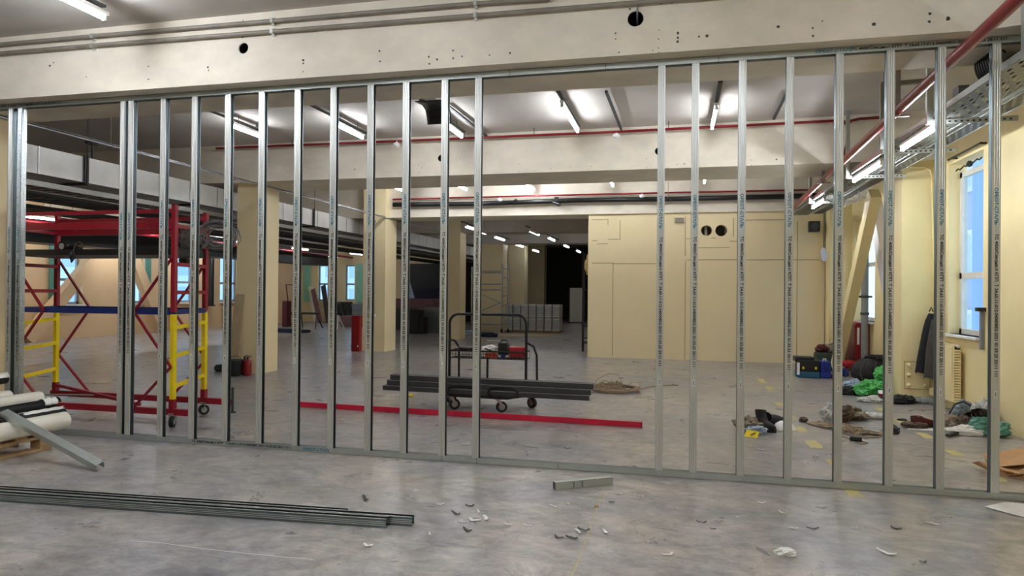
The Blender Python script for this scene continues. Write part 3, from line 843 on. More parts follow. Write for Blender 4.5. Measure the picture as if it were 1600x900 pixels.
# the two rows in the passage
for k, (px, py) in enumerate(((835, 364), (862, 374), (885, 385), (904, 393))):
    c = at(px, py, 'z', 3.0); L_ = .62 if k == 0 else .5
    tube_light('passage_light', 'light of the right hand row in the dark passage, %s' % ['nearest', 'second', 'third', 'farthest'][k], c - V((0, L_, 0)), c + V((0, L_, 0)), 'two rows of lights in the passage', rail=(.5, .9), r=.03, m='led')
for k, (px, py) in enumerate(((734, 356), (754, 363.5), (781, 373), (812, 384), (837, 392))):
    c = at(px, py, 'z', 3.0); L_ = .3 if k < 2 else .55
    tube_light('passage_light', 'light of the left hand row in the dark passage, %s' % ['nearest', 'second', 'third', 'fourth', 'farthest'][k], c - V((0, L_, 0)), c + V((0, L_, 0)), 'two rows of lights in the passage', rail=(.4, .7), r=.03, m='led')
# left side rows under the trays
for k, (x, y) in enumerate(((-12.2, 10.9), (-12.3, 14.0), (-12.2, 17.3), (-12.2, 20.6), (-13.4, 25.0), (-11.6, 23.5))):
    tube_light('tube_light', 'low hung light in the far left bay, %s' % ['nearest, behind the top of the scaffold', 'second, over the middle of the scaffold', 'third, over the right scaffold posts', 'fourth, beside the nearest column', 'far one between the studs after the column', 'far one before the second column'][k], (x, y - .5, 2.7), (x, y + .5, 2.7), 'low lights in the left bay', rail=(.2, .2), r=.022, m='tube_left')
for k, (x, y) in enumerate(((-14.3, 12.6), (-14.3, 16.0), (-14.3, 19.3))):
    tube_light('tube_light', 'warm lit light close to the left window wall, %s' % ['nearest', 'middle', 'farthest'][k], (x, y - .6, 2.75), (x, y + .6, 2.75), 'lights along the left windows', rail=None, r=.02)

# ================================================================ pipes and conduits
# two conduits on the near beam
for k, (za, zb, lb) in enumerate(((3.5, 3.462, 'upper of the two grey conduits clipped along the near beam'), (3.42, 3.372, 'lower of the two grey conduits clipped along the near beam'))):
    r = thing('conduit', lb, 'conduit', (-3, 4.885, za), 'conduits on the near beam')
    mb = MB(); xs = [-6.4, -4.9, -3.2, -1.5, -.2, .3]
    ex = (-.9 if k == 0 else .5)
    mb.tube([(-6.4, 4.893, za + .003), (-4.9, 4.893, za - .002), (-3.2, 4.893, (za + zb) / 2 + .004), (-1.5, 4.893, zb + .012), (ex, 4.893, zb - .004)], .0165, 10); mb.build('tube', M['conduit'], r)
    for x, f in ((-4.91, .2), (-3.167, .5), (-1.466, .8)):
        z = za + (zb - za) * f + .004
        MB().bar((x - .012, 4.893, z), (x + .012, 4.893, z), .036, .036).box(x - .012, 4.9, z - .03, x + .012, 4.93, z + .03).build('clip', M['zinc'], r)
h2 = at(993, 29, 'y', 4.93)
r = tag(MB().tube([h2 + V((.03, -.03, .28)), h2 + V((.022, -.03, .12)), h2 + V((.012, -.01, .05)), h2 + V((.01, .06, 0)), h2 + V((.005, .3, -.01))], .006, 8).build('cable', M['gray'], None), 'grey cable dropping into the large hole of the near beam', 'cable')

# main red pipe along the window wall
def mp(y): return V((1.735 + .034 * (y - 4.1), y, 2.88))
r = thing('fire_main', 'thick dark red pipe running along the window wall overhead', 'pipe', mp(6))
MB().tube([mp(y) for y in (1.5, 4, 8, 13.3)], .038, 18).build('pipe', M['red'], r)
for y in (6.35, 9.95):
    c = mp(y); MB().lathe([(.046, -.018), (.046, .018)], c, 20, (0, 1, 0)).build('clamp', M['zinc_dull'], r)
for y in (6.35, 9.95):
    c = mp(y); MB().box(c.x - .02, y - .012, c.z + .04, c.x + .02, y + .012, 3.0 if y > 9 else CZ).build('hanger', M['conduit'], r); MB().box(c.x - .09, y - .02, c.z - .055, c.x + .09, y + .02, c.z - .04).build('support', M['conduit'], r)
# cross pipes
def xpipe(name, label, y, pts, r_, m):
    root = thing(name, label, 'pipe', (-2, y, pts[0][1]))
    MB().tube([(x, y, z) for x, z in pts], r_, 12).build('pipe', M[m], root)
    return root


a = xpipe('sprinkler_pipe', 'thin red sprinkler pipe along the second beam', 9.2, [(-6.9, 3.5), (-4, 3.485), (-1, 3.475), (1.2, 3.485), (1.93, 3.49)], .017, 'red')
mb = MB(); c = at(1326, 200, 'y', 9.2)
bx = 2.06
mb.tube([(1.93, 9.2, 3.49), (2.02, 9.2, 3.475), (bx, 9.2, 3.43), (bx, 9.2, 3.2), (bx - .05, 9.2, 3.0), (mp(9.2).x + .01, 9.2, 2.925)], .02, 12)
mb.tube([(2.75, 9.2, 3.51), (2.2, 9.2, 3.5), (2.1, 9.2, 3.48), (bx, 9.2, 3.42)], .018, 12)
mb.build('branch', M['red'], a)
for x in (-5.6, -2.9, -1.9, -.1): MB().cyl((x, 9.2, 3.48), (x, 9.2, CZ), .005, 6).build('hanger', M['darkgrey'], a)
b = xpipe('sprinkler_pipe', 'thin red sprinkler pipe along the third beam above the cream block', 13.9, [(-6.0, 3.32), (-3, 3.325), (0, 3.32), (2.6, 3.31)], .018, 'red')
c = xpipe('cable_bundle', 'dark cable bundle just under the red pipe on the third beam', 13.93, [(-6.0, 3.21), (-4.2, 3.19), (-2, 3.215), (0, 3.2), (2.8, 3.2)], .05, 'black')
tag(c, cat='cable')
b.children[0]
# ceiling conduit lines in the first bay
tag(MB().tube([(-3.5, 7.2, 3.535), (-2.4, 7.2, 3.53), (-.3, 7.2, 3.53)], .012, 8).build('conduit', M['conduit'], None), 'thin grey conduit crossing the ceiling of the first bay', 'conduit')
tag(MB().tube([(.35, 7.2, 3.53), (1.3, 7.3, 3.53), (2.2, 7.35, 3.53)], .012, 8).build('conduit', M['conduit'], None), 'grey conduit on the ceiling before the perforated bracket', 'conduit')
for (a_, b_, lb) in (((947, 143), (971, 203), 'dark straight rod crossing the ceiling right of the fourth tube light'), ((700, 165), (760, 212), 'dark straight rod on the ceiling beside the curved black duct'), ((1230, 143), (1209, 186), 'dark straight rod on the ceiling before the red branch pipe')):
    p, q = at(a_[0], a_[1], 'z', 3.55), at(b_[0], b_[1], 'z', 3.55); tag(MB().bar(p, q, .03, .025).build('ceiling_rail', M['darkgrey'], None), lb, 'rail')

# sensors / round fittings
def dome(px, py, y, lb, m, drop=.06, r_=.05, z_top=None, nm='smoke_detector'):
    c = at(px, py, 'y', y)
    root = thing(nm, lb, 'detector', c)
    MB().lathe([(0.002, -.035), (r_ * .7, -.03), (r_, 0), (r_ * .95, .012), (r_ * .35, .03), (.008, .045)], c, 18).build('head', M[m], root)
    MB().cyl(c + V((0, 0, .04)), c + V((0, 0, drop)), .006, 8).build('stem', M['conduit'], root)
    return root


dome(963, 212, 9.2, 'white round detector hanging under the red pipe of the second beam', 'white', .07)
dome(1044, 312, 13.85, 'black round fitting hanging over the cream block', 'black', .35, .075)
dome(1003, 306, 13.8, 'white round fitting beside the red pipe over the block', 'white', .06, .05)
dome(806, 314, 13.82, 'black round fitting left of the block on the third beam', 'black', .06, .07)
dome(781, 312, 13.8, 'white round fitting on the third beam before the passage', 'white', .06, .05)
dome(620, 226, 9.15, 'white round fitting under the red pipe before the fourth stud', 'white', .1, .05)
c = at(870, 314, 'y', 13.95)
r = thing('spotlight', 'small black spotlight on the third beam over the passage', 'spotlight', c)
MB().cyl(c + V((-.06, -.05, -.03)), c + V((.08, -.1, -.09)), .035, 14).build('head', M['black'], r); MB().box(c.x - .05, c.y - .01, c.z - .02, c.x + .03, c.y + .08, c.z + .08).build('bracket', M['black'], r)

# lamp hung on wires at the fifth light: thin suspension
p, q = at(1122, 96, 'z', 3.4), at(1118, 150, 'z', 3.4)
# curved black duct hanging from the ceiling
root = thing('hanging_duct_elbow', 'curved black plastic sheet hanging from the ceiling beside a tube light', 'duct', at(670, 170, 'z', 3.4))
mb = MB()
pl = [at(648, 158, 'y', 7.1), at(660, 164, 'y', 7.3), at(665, 172, 'y', 7.5), at(667, 184, 'y', 7.6), at(668, 195, 'y', 7.62)]
wx = .3
mb.sheet(lambda u, v: (lambda i, t: pl[i].lerp(pl[i + 1], t) + V((wx * v, 0, 0)))(min(int(u * 4), 3), u * 4 - min(int(u * 4), 3)), 16, 4, .006)
mb.build('sheet', M['black'], root)
mb = MB(); e_ = pl[-1]
for x in (.04, .26): mb.cyl(e_ + V((x, -.006, .03)), e_ + V((x, 0, .03)), .007, 10)
mb.build('rivet', M['white'], root)
mb = MB(); mb.cyl(e_ + V((.27, 0, 0)), e_ + V((.27, 0, -.12)), .004, 6); mb.cyl(pl[0] + V((.05, 0, 0)), (pl[0].x + .05, pl[0].y, CZ), .004, 6); mb.cyl(pl[0] + V((.25, 0, 0)), (pl[0].x + .25, pl[0].y, CZ), .004, 6); mb.build('wire', M['conduit'], root)

# ================================================================ cable trays of the window wall
def perf_tray(name, label, x0, x1, y0, y1, z, h=.06, group=None):
    root = thing(name, label, 'cable tray', ((x0 + x1) / 2, (y0 + y1) / 2, z), group)
    # perforated bottom: strips with slots between
    mb = MB(); n = max(5, int((x1 - x0) / .045)); dx = (x1 - x0) / n; L_ = .16
    k = 0; y = y0
    mb.box(x0, y0, z + .002, x0 + .012, y1, z + .0035); mb.box(x1 - .012, y0, z + .002, x1, y1, z + .0035)
    for i in range(n + 1):
        x = x0 + i * dx; mb.box(x - .014, y0, z, x + .014, y1, z + .0015)
    while y < y1 - .02:
        for i in range(n):
            o_ = (L_ / 2 if i % 2 else 0)
            mb.box(x0 + i * dx + .005, y + o_, z, x0 + (i + 1) * dx - .005, min(y + o_ + L_ * .62, y1), z + .0012)
        y += L_
    mb.build('perforated_base', M['tray'], root)
    mb = MB()
    for x in (x0, x1): mb.box(x - .002, y0, z - .004, x + .002, y1, z + h)
    mb.build('side_rail', M['zinc_dull'], root)
    return root


TZ = 2.8
perf_tray('cable_tray', 'wide perforated steel cable tray above the tube lights of the window wall', 2.09, 2.37, 3.2, 13.6, TZ, group='cable trays on the window wall')
perf_tray('cable_tray', 'narrow perforated steel cable tray next to the window wall', 2.47, 2.62, 3.2, 13.6, TZ + .02, group='cable trays on the window wall')
mb = MB()
for x in (2.16, 2.22, 2.3): mb.tube([(x, 3.2, TZ + .02), (x + .02, 6, TZ + .02), (x - .02, 9, TZ + .02), (x, 13.5, TZ + .02)], .014, 8)
tag(mb.build('cable_bundle', M['cable'], None), 'black cables lying in the wide perforated tray', 'cable')
for k, (y, lb) in enumerate(((4.72, 'slotted bracket with a bright end at the top right edge'), (6.35, 'slotted bracket under the trays between the last two studs'), (7.6, 'dark slotted bracket carrying the trays above the second tray lamp'), (9.12, 'bright slotted bracket beside the second tray lamp'), (11.5, 'dark far bracket of the cable trays'))):
    root = thing('hanging_tray_bracket', lb, 'bracket', (2.3, y, TZ - .05), 'brackets of the cable trays')
    mb = MB(); x0 = 2.03; x1 = 2.7
    mb.box(x0, y - .002, TZ - .05, x1, y, TZ - .008); mb.box(x0, y - .002, TZ - .012, x1, y + .035, TZ - .008)
    mb.build('arm', M['zinc'] if k in (0, 3) else M['zinc_dull'], root)
    mb = MB()
    for i in range(14):
        xx = x0 + .03 + i * (x1 - x0 - .05) / 14; mb.box(xx, y - .0028, TZ - .037, xx + .02, y - .0022, TZ - .024)
    mb.build('slot', M['black'], root)
    mb = MB(); mb.box(x0 - .002, y - .02, TZ - .05, x0 + .04, y + .02, CZ)
    if y in (6.35, 7.6): mb = MB().box(x0 - .002, y - .02, TZ - .05, x0 + .045, y + .02, CZ)
    mb.build('post', M['zinc_dull'], root)
# upper slotted cross rail + channel post seen before the red pipe
p, q = at(1376, 132, 'y', 7.4), at(1446, 127, 'y', 7.4)
root = thing('slotted_rail', 'dark slotted rail on the ceiling with a post dropping to the tray', 'rail', p)
MB().bar(p, q, .05, .04, (0, 0, 1)).build('rail', M['tray'], root)
mb = MB(); c = at(1379, 135, 'y', 7.4); mb.box(c.x - .022, 7.38, 2.76, c.x + .022, 7.42, c.z + .02); mb.build('post', M['tray'], root)
# lamps under the tray
for k, (y0, y1, lb) in enumerate(((6.25, 7.25, 'bright tube light under the cable tray, nearest, between the last two studs'), (8.0, 9.15, 'bright tube light under the cable tray, middle one with the bright bracket'), (10.95, 11.85, 'bright tube light under the cable tray, farthest, with loose white wires'))):
    x = 2.11 + .02 * k
    root = tube_light('hanging_tray_light', lb, (x, y0, TZ - .075), (x, y1, TZ - .075), 'tube lights under the cable tray', rail=None, hang=False, r=.017, m='tube_tray')
# cable loop and box on the tray
c = V((2.2, 5.55, TZ + .09))
root = thing('cable_coil', 'thick coil of black cable standing on the wide tray at the upper right', 'cable', c)
mb = MB()
for k in range(7):
    y = 5.4 + k * .035; mb.tube([(2.22 + .1 * math.cos(t), y + .01 * math.sin(3 * t), TZ + .175 + .115 * math.sin(t)) for t in [2 * PI * i / 26 for i in range(26)]], .017, 8, closed=True)
mb.build('loops', M['cable'], root)
MB().tube([(2.12, 5.3, TZ + .05), (2.1, 5.32, TZ + .18), (2.16, 5.34, TZ + .24), (2.2, 5.36, TZ + .2)], .006, 8).build('tail', M['cable'], root)
c = at(1495, 152, 'y', 5.6)
tag(MB().cbox((2.14, 5.95, TZ + .09), (.075, .12, .1)).build('junction_box', M['gray'], None, bevel=.004), 'grey junction box on the wide tray below the cable coil', 'box')
# small loop cable at the near tray lamp
tag(MB().tube([(2.02, 7.35, TZ - .03), (2.0, 7.36, TZ + .04), (2.03, 7.37, TZ + .11), (2.075, 7.38, TZ + .1), (2.08, 7.4, TZ + .01)], .005, 8).build('cable', M['cable'], None), 'small looped cable at the end of the nearest tray lamp', 'cable')
mb = MB()
for k in range(3): mb.tube([(2.14, 10.95 - .02 * k, TZ - .04), (2.24, 10.9, TZ - .1 - .015 * k), (2.4, 10.8, TZ - .13 - .01 * k)], .006, 6)
tag(mb.build('wire_loom', M['white'], None), 'white wires drooping from the farthest tray lamp', 'wire')
mb = MB(); rnd = random.Random(3); pts = []
for k in range(200):
    f = (k / 200 * 6) % 1; x = 2.3 + .5 * f; t = k * .9
    pts.append((x + .03 * math.cos(t), 10.75 + .15 * math.sin(t * .37), 2.62 + .2 * f + .04 * math.sin(t) + rnd.uniform(-.02, .02)))
mb.tube(pts, .004, 5).cyl((2.55, 10.7, 2.7), (2.55, 10.7, 2.82), .004, 5)
tag(mb.build('hanging_wire_tangle', M['white'], None), 'tangle of pale wires hung under the tray at the window struts', 'wire')

# long conduits of the left bay
root = thing('conduit', 'two thin bright conduits with a dark cable between along the left columns', 'conduit', (-6.1, 10, 2.93))
for k in range(2): MB().tube([(-6.18 + .05 * k, 1, 2.945 - .03 * k), (-6.18 + .05 * k, 9, 2.94 - .03 * k), (-6.18 + .05 * k, 18, 2.945 - .03 * k)], .01, 8).build('tube', M['alu'], root)
MB().tube([(-6.158, 1, 2.925), (-6.155, 9, 2.922), (-6.158, 18, 2.925)], .015, 8).build('cable', M['black'], root)
for y in (6.4, 8.6, 11.5, 14.6): MB().box(-6.2, y - .015, 2.893, -6.11, y + .015, 2.903).cyl((-6.155, y, 2.9), (-6.155, y, CZ if y < 14 else 2.96), .004, 6).build('hanger', M['conduit'], root)
# big insulated duct
root = thing('air_duct', 'large pale insulated air duct running along the left columns', 'duct', (-7.25, 8, 2.61))
MB().box(-7.5, 1.0, 2.61, -7.0, 26, 2.92).build('casing', M['duct'], root)
mb = MB()
y = 1.3
while y < 24:
    mb.box(-7.504, y, 2.606, -6.994, y + .018, 2.924); y += .62
mb.build('seam_band', M['alu'], root)
for y in (6.9, 8.9, 12.3, 16.2, 20.3):
    mb = MB(); mb.box(-6.99, y - .03, 2.58, -6.975, y + .03, 2.94); mb.cyl((-6.97, y, 2.6), (-6.97, y, CZ if abs(y - 9.9) > .7 else 3.0), .006, 6); mb.box(-7.55, y - .02, 2.58, -6.95, y + .02, 2.605); mb.build('hanger', M['darkgrey'], root)
# ladder trays of the left bay
def ladder_tray(label, x0, x1, z, y0=1, y1=26, m='tray', step=.16):
    root = thing('cable_ladder', label, 'cable tray', ((x0 + x1) / 2, 8, z), 'cable ladders of the left bay')
    mb = MB()
    for x in (x0, x1): mb.box(x - .006, y0, z, x + .006, y1, z + .06)
    mb.build('side_rail', M[m], root)
    mb = MB(); y = y0
    while y < min(y1, 16): mb.box(x0, y, z + .005, x1, y + .035, z + .015); y += step
    mb.build('rung', M[m], root)['kind'] = 'stuff'
    mb = MB()
    for i in range(4): mb.tube([(x0 + .05 + .06 * i, y0, z + .03), (x0 + .04 + .06 * i, 8, z + .032), (x0 + .06 + .06 * i, y1, z + .03)], .018, 6)
    mb.build('cables', M['cable'], root)
    return root


ladder_tray('pale cable ladder just under the left air duct', -7.3, -6.95, 2.46)
ladder_tray('dark cable ladder hanging left of the pale one', -8.1, -7.6, 2.44, m='darkgrey')
ladder_tray('lowest dark cable ladder in the left bay', -9.2, -8.7, 2.42, m='darkgrey')
tag(MB().box(-13.7, 4, 2.28, -13.0, 24, 2.85).build('hanging_duct', M['black'], None), 'dark wide duct added low in the left bay to darken its upper wall', 'duct')  # added black and tall to cover the lit upper wall
rz_ = at(44, 346, 'x', -12.5).z
r = thing('sprinkler_pipe', 'red sprinkler pipe running into depth over the left bay', 'pipe', (-12.5, 15, rz_))
MB().tube([(-12.5, 6, rz_), (-12.5, 16, rz_), (-12.5, 25, rz_)], .045, 10).build('pipe', M['red'], r)
for y in (8, 12, 16, 20, 24): MB().cyl((-12.5, y, rz_), (-12.5, y, CZ if y not in (10, ) else 3.0), .006, 6).build('hanger', M['darkgrey'], r)
c = at(155, 240, 'x', -7.25)
tag(MB().cyl((-7.3, 7.3, 2.93), (-7.3, 7.3, 3.2), .012, 8).cyl((-7.3, 7.3, 3.17), (-7.3, 7.3, 3.2), .07, 16, .09).build('duct_fitting', M['darkgrey'], None), 'small dark funnel fitting standing on the air duct', 'fitting')
# ================================================================ platform cart and what lies on it
bl, br = fl(696, 632), fl(832, 638)
fl_, fr = fl(710, 640), fl(783, 645)
cart = thing('platform_cart', 'black platform cart with a tall hoop handle and a wire basket', 'cart', (-2.1, 7.5, 0))
DZ = .15
mb = MB().prism([(-2.62, 7.68), (-2.45, 7.28), (-1.77, 7.24), (-1.53, 7.62), (-1.53, 7.8), (-2.62, 7.8)], (0, 0, DZ), (0, 0, DZ + .03), ax=((1, 0, 0), (0, 1, 0)))
mb.build('deck', M['blacksteel'], cart)
for k, (p, a) in enumerate(((V((-2.40, 7.34, 0)), .5), (V((-1.845, 7.30, 0)), .5), (V((-2.56, 7.70, 0)), .4), (V((-1.58, 7.67, 0)), -.5))):
    ca = V((math.cos(a), math.sin(a), 0)); n = V((-ca.y, ca.x, 0)); h = p + V((0, 0, .062))
    w_ = MB().cyl(h - n * .017, h + n * .017, .06, 20).build('wheel', M['rubber'], cart)
    MB().cyl(h - n * .019, h + n * .019, .036, 16).build('rim', M['alu'], w_)
    mb = MB()
    for s in (-1, 1): mb.add([h + n * (s * .024) + q for q in (V((0, 0, -.012)), ca * .02, ca * -.02 + V((0, 0, .085)), ca * -.062 + V((0, 0, .085)))] + [h + n * (s * .028) + q for q in (V((0, 0, -.012)), ca * .02, ca * -.02 + V((0, 0, .085)), ca * -.062 + V((0, 0, .085)))], [(0, 1, 2, 3), (7, 6, 5, 4), (0, 4, 5, 1), (1, 5, 6, 2), (2, 6, 7, 3), (3, 7, 4, 0)])
    mb.cbox(h - ca * .04 + V((0, 0, .086)), (.09, .07, .006), a)
    mb.build('fork', M['alu'], w_)
# hoop handle
def hoop(x0, x1, y, z0, z1, r, rad, lean=0.0):
    pts = [(x0, y, z0)]
    for i in range(7):
        t = PI - (PI / 2) * i / 6; pts.append((x0 + rad + rad * math.cos(t), y + lean, z1 - rad + rad * math.sin(t)))
    for i in range(7):
        t = PI / 2 - (PI / 2) * i / 6; pts.append((x1 - rad + rad * math.cos(t), y + lean, z1 - rad + rad * math.sin(t)))
    pts.append((x1, y, z0)); return pts


HY = 7.7
MB().tube(hoop(-2.585, -1.66, HY, DZ, 1.06, .016, .11), .016, 12).build('handle', M['blacksteel'], cart)
MB().tube([(-1.53, HY + .02, DZ), (-1.54, HY + .02, .6), (-1.575, HY + .01, .7), (-1.65, HY, .74)], .014, 10).build('side_loop', M['blacksteel'], cart)
MB().tube([(-2.5, HY + .1, DZ), (-2.5, HY + .1, .66), (-2.54, HY + .06, .74), (-2.58, HY, .76)], .013, 10).build('side_loop', M['blacksteel'], cart)
MB().cyl((-2.12, HY, DZ), (-2.12, HY, .56), .013, 10).build('basket_post', M['blacksteel'], cart)
# wire basket
bx0, bx1, by0, by1, bz0, bz1 = -2.58, -1.66, HY - .02, HY + .2, .545, .63
mb = MB()
for z, rr in ((bz1, .009), (bz0, .004)): mb.tube([(bx0, by0, z), (bx1, by0, z), (bx1, by1, z), (bx0, by1, z)], rr, 8, closed=True)
n = 22
for i in range(n + 1):
    x = bx0 + (bx1 - bx0) * i / n
    mb.tube([(x, by0, bz1), (x, by0, bz0), (x, by1, bz0), (x, by1, bz1)], .0028, 5)
for i in range(5):
    y = by0 + (by1 - by0) * i / 4; mb.cyl((bx0, y, bz0), (bx1, y, bz0), .0028, 5)
mb.cyl((bx0, by0, .59), (bx1, by0, .59), .0028, 5)
mb.build('basket', M['blacksteel'], cart)
# wheel arches at the front edge
for x0, x1 in ((-2.455, -2.12), (-1.985, -1.655)):
    y = 7.25
    pts = [(x0, y, .17)] + [(x0 + .07 - .07 * math.cos(t), y, .215 + .07 * math.sin(t)) for t in (.2, .6, 1.0, 1.4)] + [(x1 - .07 + .07 * math.cos(t), y, .215 + .07 * math.sin(t)) for t in (1.4, 1.0, .6, .2)] + [(x1, y, .17)]
    mb = MB().tube(pts, .013, 10); mb.build('front_loop', M['blacksteel'], cart)
# contents of the basket
c = V((-2.36, HY + .09, .65))
tag(MB().tube([c + V((.13 * math.cos(t), .07 * math.sin(t), 0)) for t in [2 * PI * i / 24 for i in range(24)]], .022, 10, closed=True).blob(c, (.14, .075, .03), 16, 8, .06, 3).build('cable_reel', M['black'], None), 'black coiled cable lying on the cart basket', 'cable')
r = thing('plastic_box', 'black tool box with a handle standing in the cart basket', 'box', (-1.98, HY + .1, .56))
MB().cbox((-1.945, HY + .08, .66), (.11, .12, .14)).build('body', M['black'], r, bevel=.006)
MB().tube([(-1.985, HY + .08, .73), (-1.98, HY + .08, .76), (-1.91, HY + .08, .76), (-1.905, HY + .08, .73)], .008, 8).build('handle', M['black'], r)
tag(MB().blob((-2.13, HY + .12, .64), (.11, .07, .055), 14, 8, .25, 8).build('paper_bundle', M['paper'], None), 'crumpled white paper bundle in the middle of the cart basket', 'paper')
tag(MB().cbox((-1.77, HY + .09, .625), (.2, .13, .12), .1).build('red_box', M['redtool'], None, bevel=.008), 'red box at the right end of the cart basket', 'box')
tag(MB().cbox((-2.09, HY + .06, .58), (.13, .06, .06)).build('orange_box', mat('orange_pack', (206, 84, 50), .5), None, bevel=.004), 'small orange pack low in the cart basket', 'box')
tag(MB().cbox((-1.94, HY + .03, .575), (.05, .04, .05)).build('blue_pack', M['bluecase'], None, bevel=.004), 'small blue pack low in the cart basket', 'box')
tag(MB().bar((-2.16, HY + .02, .66), (-2.05, HY + .05, .62), .014, .014).build('pry_bar', M['black'], None), 'short black tool leaning on the rim of the cart basket', 'tool')

# three black channel profiles lying on the cart
p0, p1 = fl(598, 609, .185), fl(921, 626, .185)
d = (p1 - p0).normalized(); sd = V((-d.y, d.x, 0))
for k, (sh0, sh1) in enumerate(((0, -.0), (.045, .03), (.08, .075))):
    z = .182 + k * .062
    a = p0 + d * sh0 + sd * (.012 * k); b = p1 + d * (sh1 * .6) + sd * (.012 * k); a.z = b.z = z
    r = thing('steel_channel', 'long dark channel profile across the cart, %s of the stack of three' % ['bottom', 'middle', 'top'][k], 'profile', (a + b) / 2, 'dark channel profiles on the cart')
    h, w_, t = .054, .1, .003
    prof = [(0, 0), (w_, 0), (w_, t), (t, t), (t, h - t), (w_, h - t), (w_, h), (0, h)]
    mb = MB().prism(prof, a, b, ax=(sd, (0, 0, 1))); mb.f = mb.f[:-2]; n = 8
    vs = mb.v
    for o_ in (0, 8): mb.add([vs[o_ + i] for i in range(8)], [(0, 1, 2, 3), (0, 3, 4, 7), (4, 5, 6, 7)])
    mb.build('channel', M['darkgrey'], r)
    mb = MB().bar(a + V((0, 0, h)) - sd * .001, b + V((0, 0, h)) - sd * .001, .007, .007); mb.bar(b + V((0, 0, .002)) - sd * .001, b + V((0, 0, h)) - sd * .001, .012, .008)
    mb.build('bright_edge', M['alu'], r)

# crimson bar on the floor
p0, p1 = fl(464, 636), fl(1002, 669)
sd = V((0, 1, 0))
r = thing('straightedge', 'long crimson straightedge lying on the floor before the cart', 'straightedge', (p0 + p1) / 2)
MB().bar(p0 + V((0, .02, .03)), p1 + V((0, .02, .03)), .022, .055, (0, 0, 1)).build('bar', M['redbar'], r)
d = (p1 - p0).normalized()
MB().bar(p1 + V((0, .02, .03)), p1 + d * .008 + V((0, .02, .03)), .026, .06, (0, 0, 1)).bar(p0 + V((0, .02, .03)) - d * .008, p0 + V((0, .02, .03)), .026, .06, (0, 0, 1)).build('end_cap', M['redscaf'], r)

# tan cord heap right of the cart
c = fl(958, 611); rnd = random.Random(11)
mb = MB(); pts = []
for i in range(330):
    t = i * .52; q = .06 + .3 * abs(math.sin(i * .087)) + rnd.uniform(-.05, .05)
    pts.append(c + V((q * math.cos(t) * 1.05, q * .7 * math.sin(t), .012 + .1 * max(0, 1 - q / .36) * rnd.uniform(.1, 1.3) + rnd.uniform(0, .04))))
mb.tube(pts, .0065, 5)
mb.tube([c + V((-.3, .1, .01)), c + V((-.22, .15, .14)), c + V((-.08, .2, .21)), c + V((.05, .2, .2)), c + V((.14, .1, .05))], .005, 5)
mb.tube([c + V((.1, .1, .02)), c + V((.24, .16, .1)), c + V((.36, .18, .11)), c + V((.33, .1, .02))], .005, 5)
pp = [fl(985, 610), fl(1005, 608), fl(1020, 604), fl(1045, 603), fl(1060, 603), fl(1050, 601)]
mb.tube([p + V((0, 0, .007)) for p in pp], .006, 6)
tag(mb.build('cord_heap', M['rope'], None), 'tangled heap of tan cord on the floor right of the cart', 'cord')
c = fl(640, 620)
tag(MB().blob(c + V((0, 0, .015)), (.05, .03, .02), 12, 7, .3, 6, flat=.001).build('wrapper', M['yellowpack'], None), 'small crumpled yellow wrapper on the floor before the cart', 'wrapper')
c = fl(620, 616)

# red fire cabinet at second column
p = fl(567, 549)
r = thing('fire_cabinet', 'narrow red box standing at the second cream column', 'cabinet', (-6.72, 13.83, 0))
MB().box(-6.86, 13.72, .0, -6.67, 13.84, .78).build('case', M['cab_red'], r, bevel=.006)
MB().box(-6.84, 13.712, .05, -6.69, 13.72, .74).build('door', M['cab_red'], r)
MB().box(-6.71, 13.70, .1, -6.69, 13.712, .14).build('latch', M['white'], r)
# conduit and socket on the second column
r = thing('wall_socket', 'white socket with its conduit on the second cream column', 'socket', at(585, 493, 'y', 13.85))
c = at(585, 493, 'y', 13.85)
MB().cbox(c + V((0, -.02, 0)), (.07, .04, .07)).build('box', M['white'], r, bevel=.004)
mb = MB().tube([c + V((0, -.012, .03)), at(585, 360, 'y', 13.838), at(588, 346, 'y', 13.838), at(576, 343, 'y', 13.838)], .01, 8)
mb.build('conduit', M['gray'], r)

# at the foot of the nearest column
ex = fl(388, 587, 0)
for k, (px, lb, sc) in enumerate(((387, 'red fire extinguisher with its black valve at the foot of the nearest column', 1), (378, 'second darker red extinguisher half hidden behind the bin', .92))):
    c = V((at(px, 560, 'y', 9.35).x, 9.35 + .07 * k, 0))
    r = thing('fire_extinguisher', lb, 'fire extinguisher', c)
    MB().lathe([(.001, .004), (.055, .004), (.058, .012), (.058, .2), (.05, .225), (.025, .24), (.018, .25), (.001, .25)], c, 20).build('bottle', M['cab_red'] if k == 0 else M['maroon'], r)
    MB().cyl(c + V((0, 0, .245)), c + V((0, 0, .28)), .015, 10).bar(c + V((-.01, 0, .28)), c + V((.06, 0, .3)), .012, .01).build('valve', M['black'], r)
c = V((at(367, 560, 'y', 9.25).x, 9.25, 0))
r = thing('bucket', 'black plastic bucket beside the red extinguisher', 'bucket', c)
MB().lathe([(.001, .004), (.082, .004), (.1, .235), (.106, .24), (.106, .25), (.097, .25), (.08, .012), (.001, .012)], c, 24).build('body', M['darkgrey'], r)
MB().tube([c + V((.1 * math.cos(t), .02, .245 + .06 * math.sin(t))) for t in [PI * i / 10 for i in range(11)]], .004, 6).build('handle', M['black'], r)
c = fl(341, 580)
tag(MB().blob(c + V((.0, .05, .05)), (.09, .09, .06), 14, 8, .2, 12, flat=.001).build('rubbish_bag', M['greencloth'], None), 'small dark grey bag lying left of the black bucket', 'bag')
c = V((at(352, 560, 'y', 9.5).x, 9.55, 0))
tag(MB().bar(c + V((.04, -.02, .02)), c + V((.08, .5, .72)), .02, .02).build('broom_handle', M['black'], None), 'dark stick leaning behind the bucket at the nearest column', 'stick')
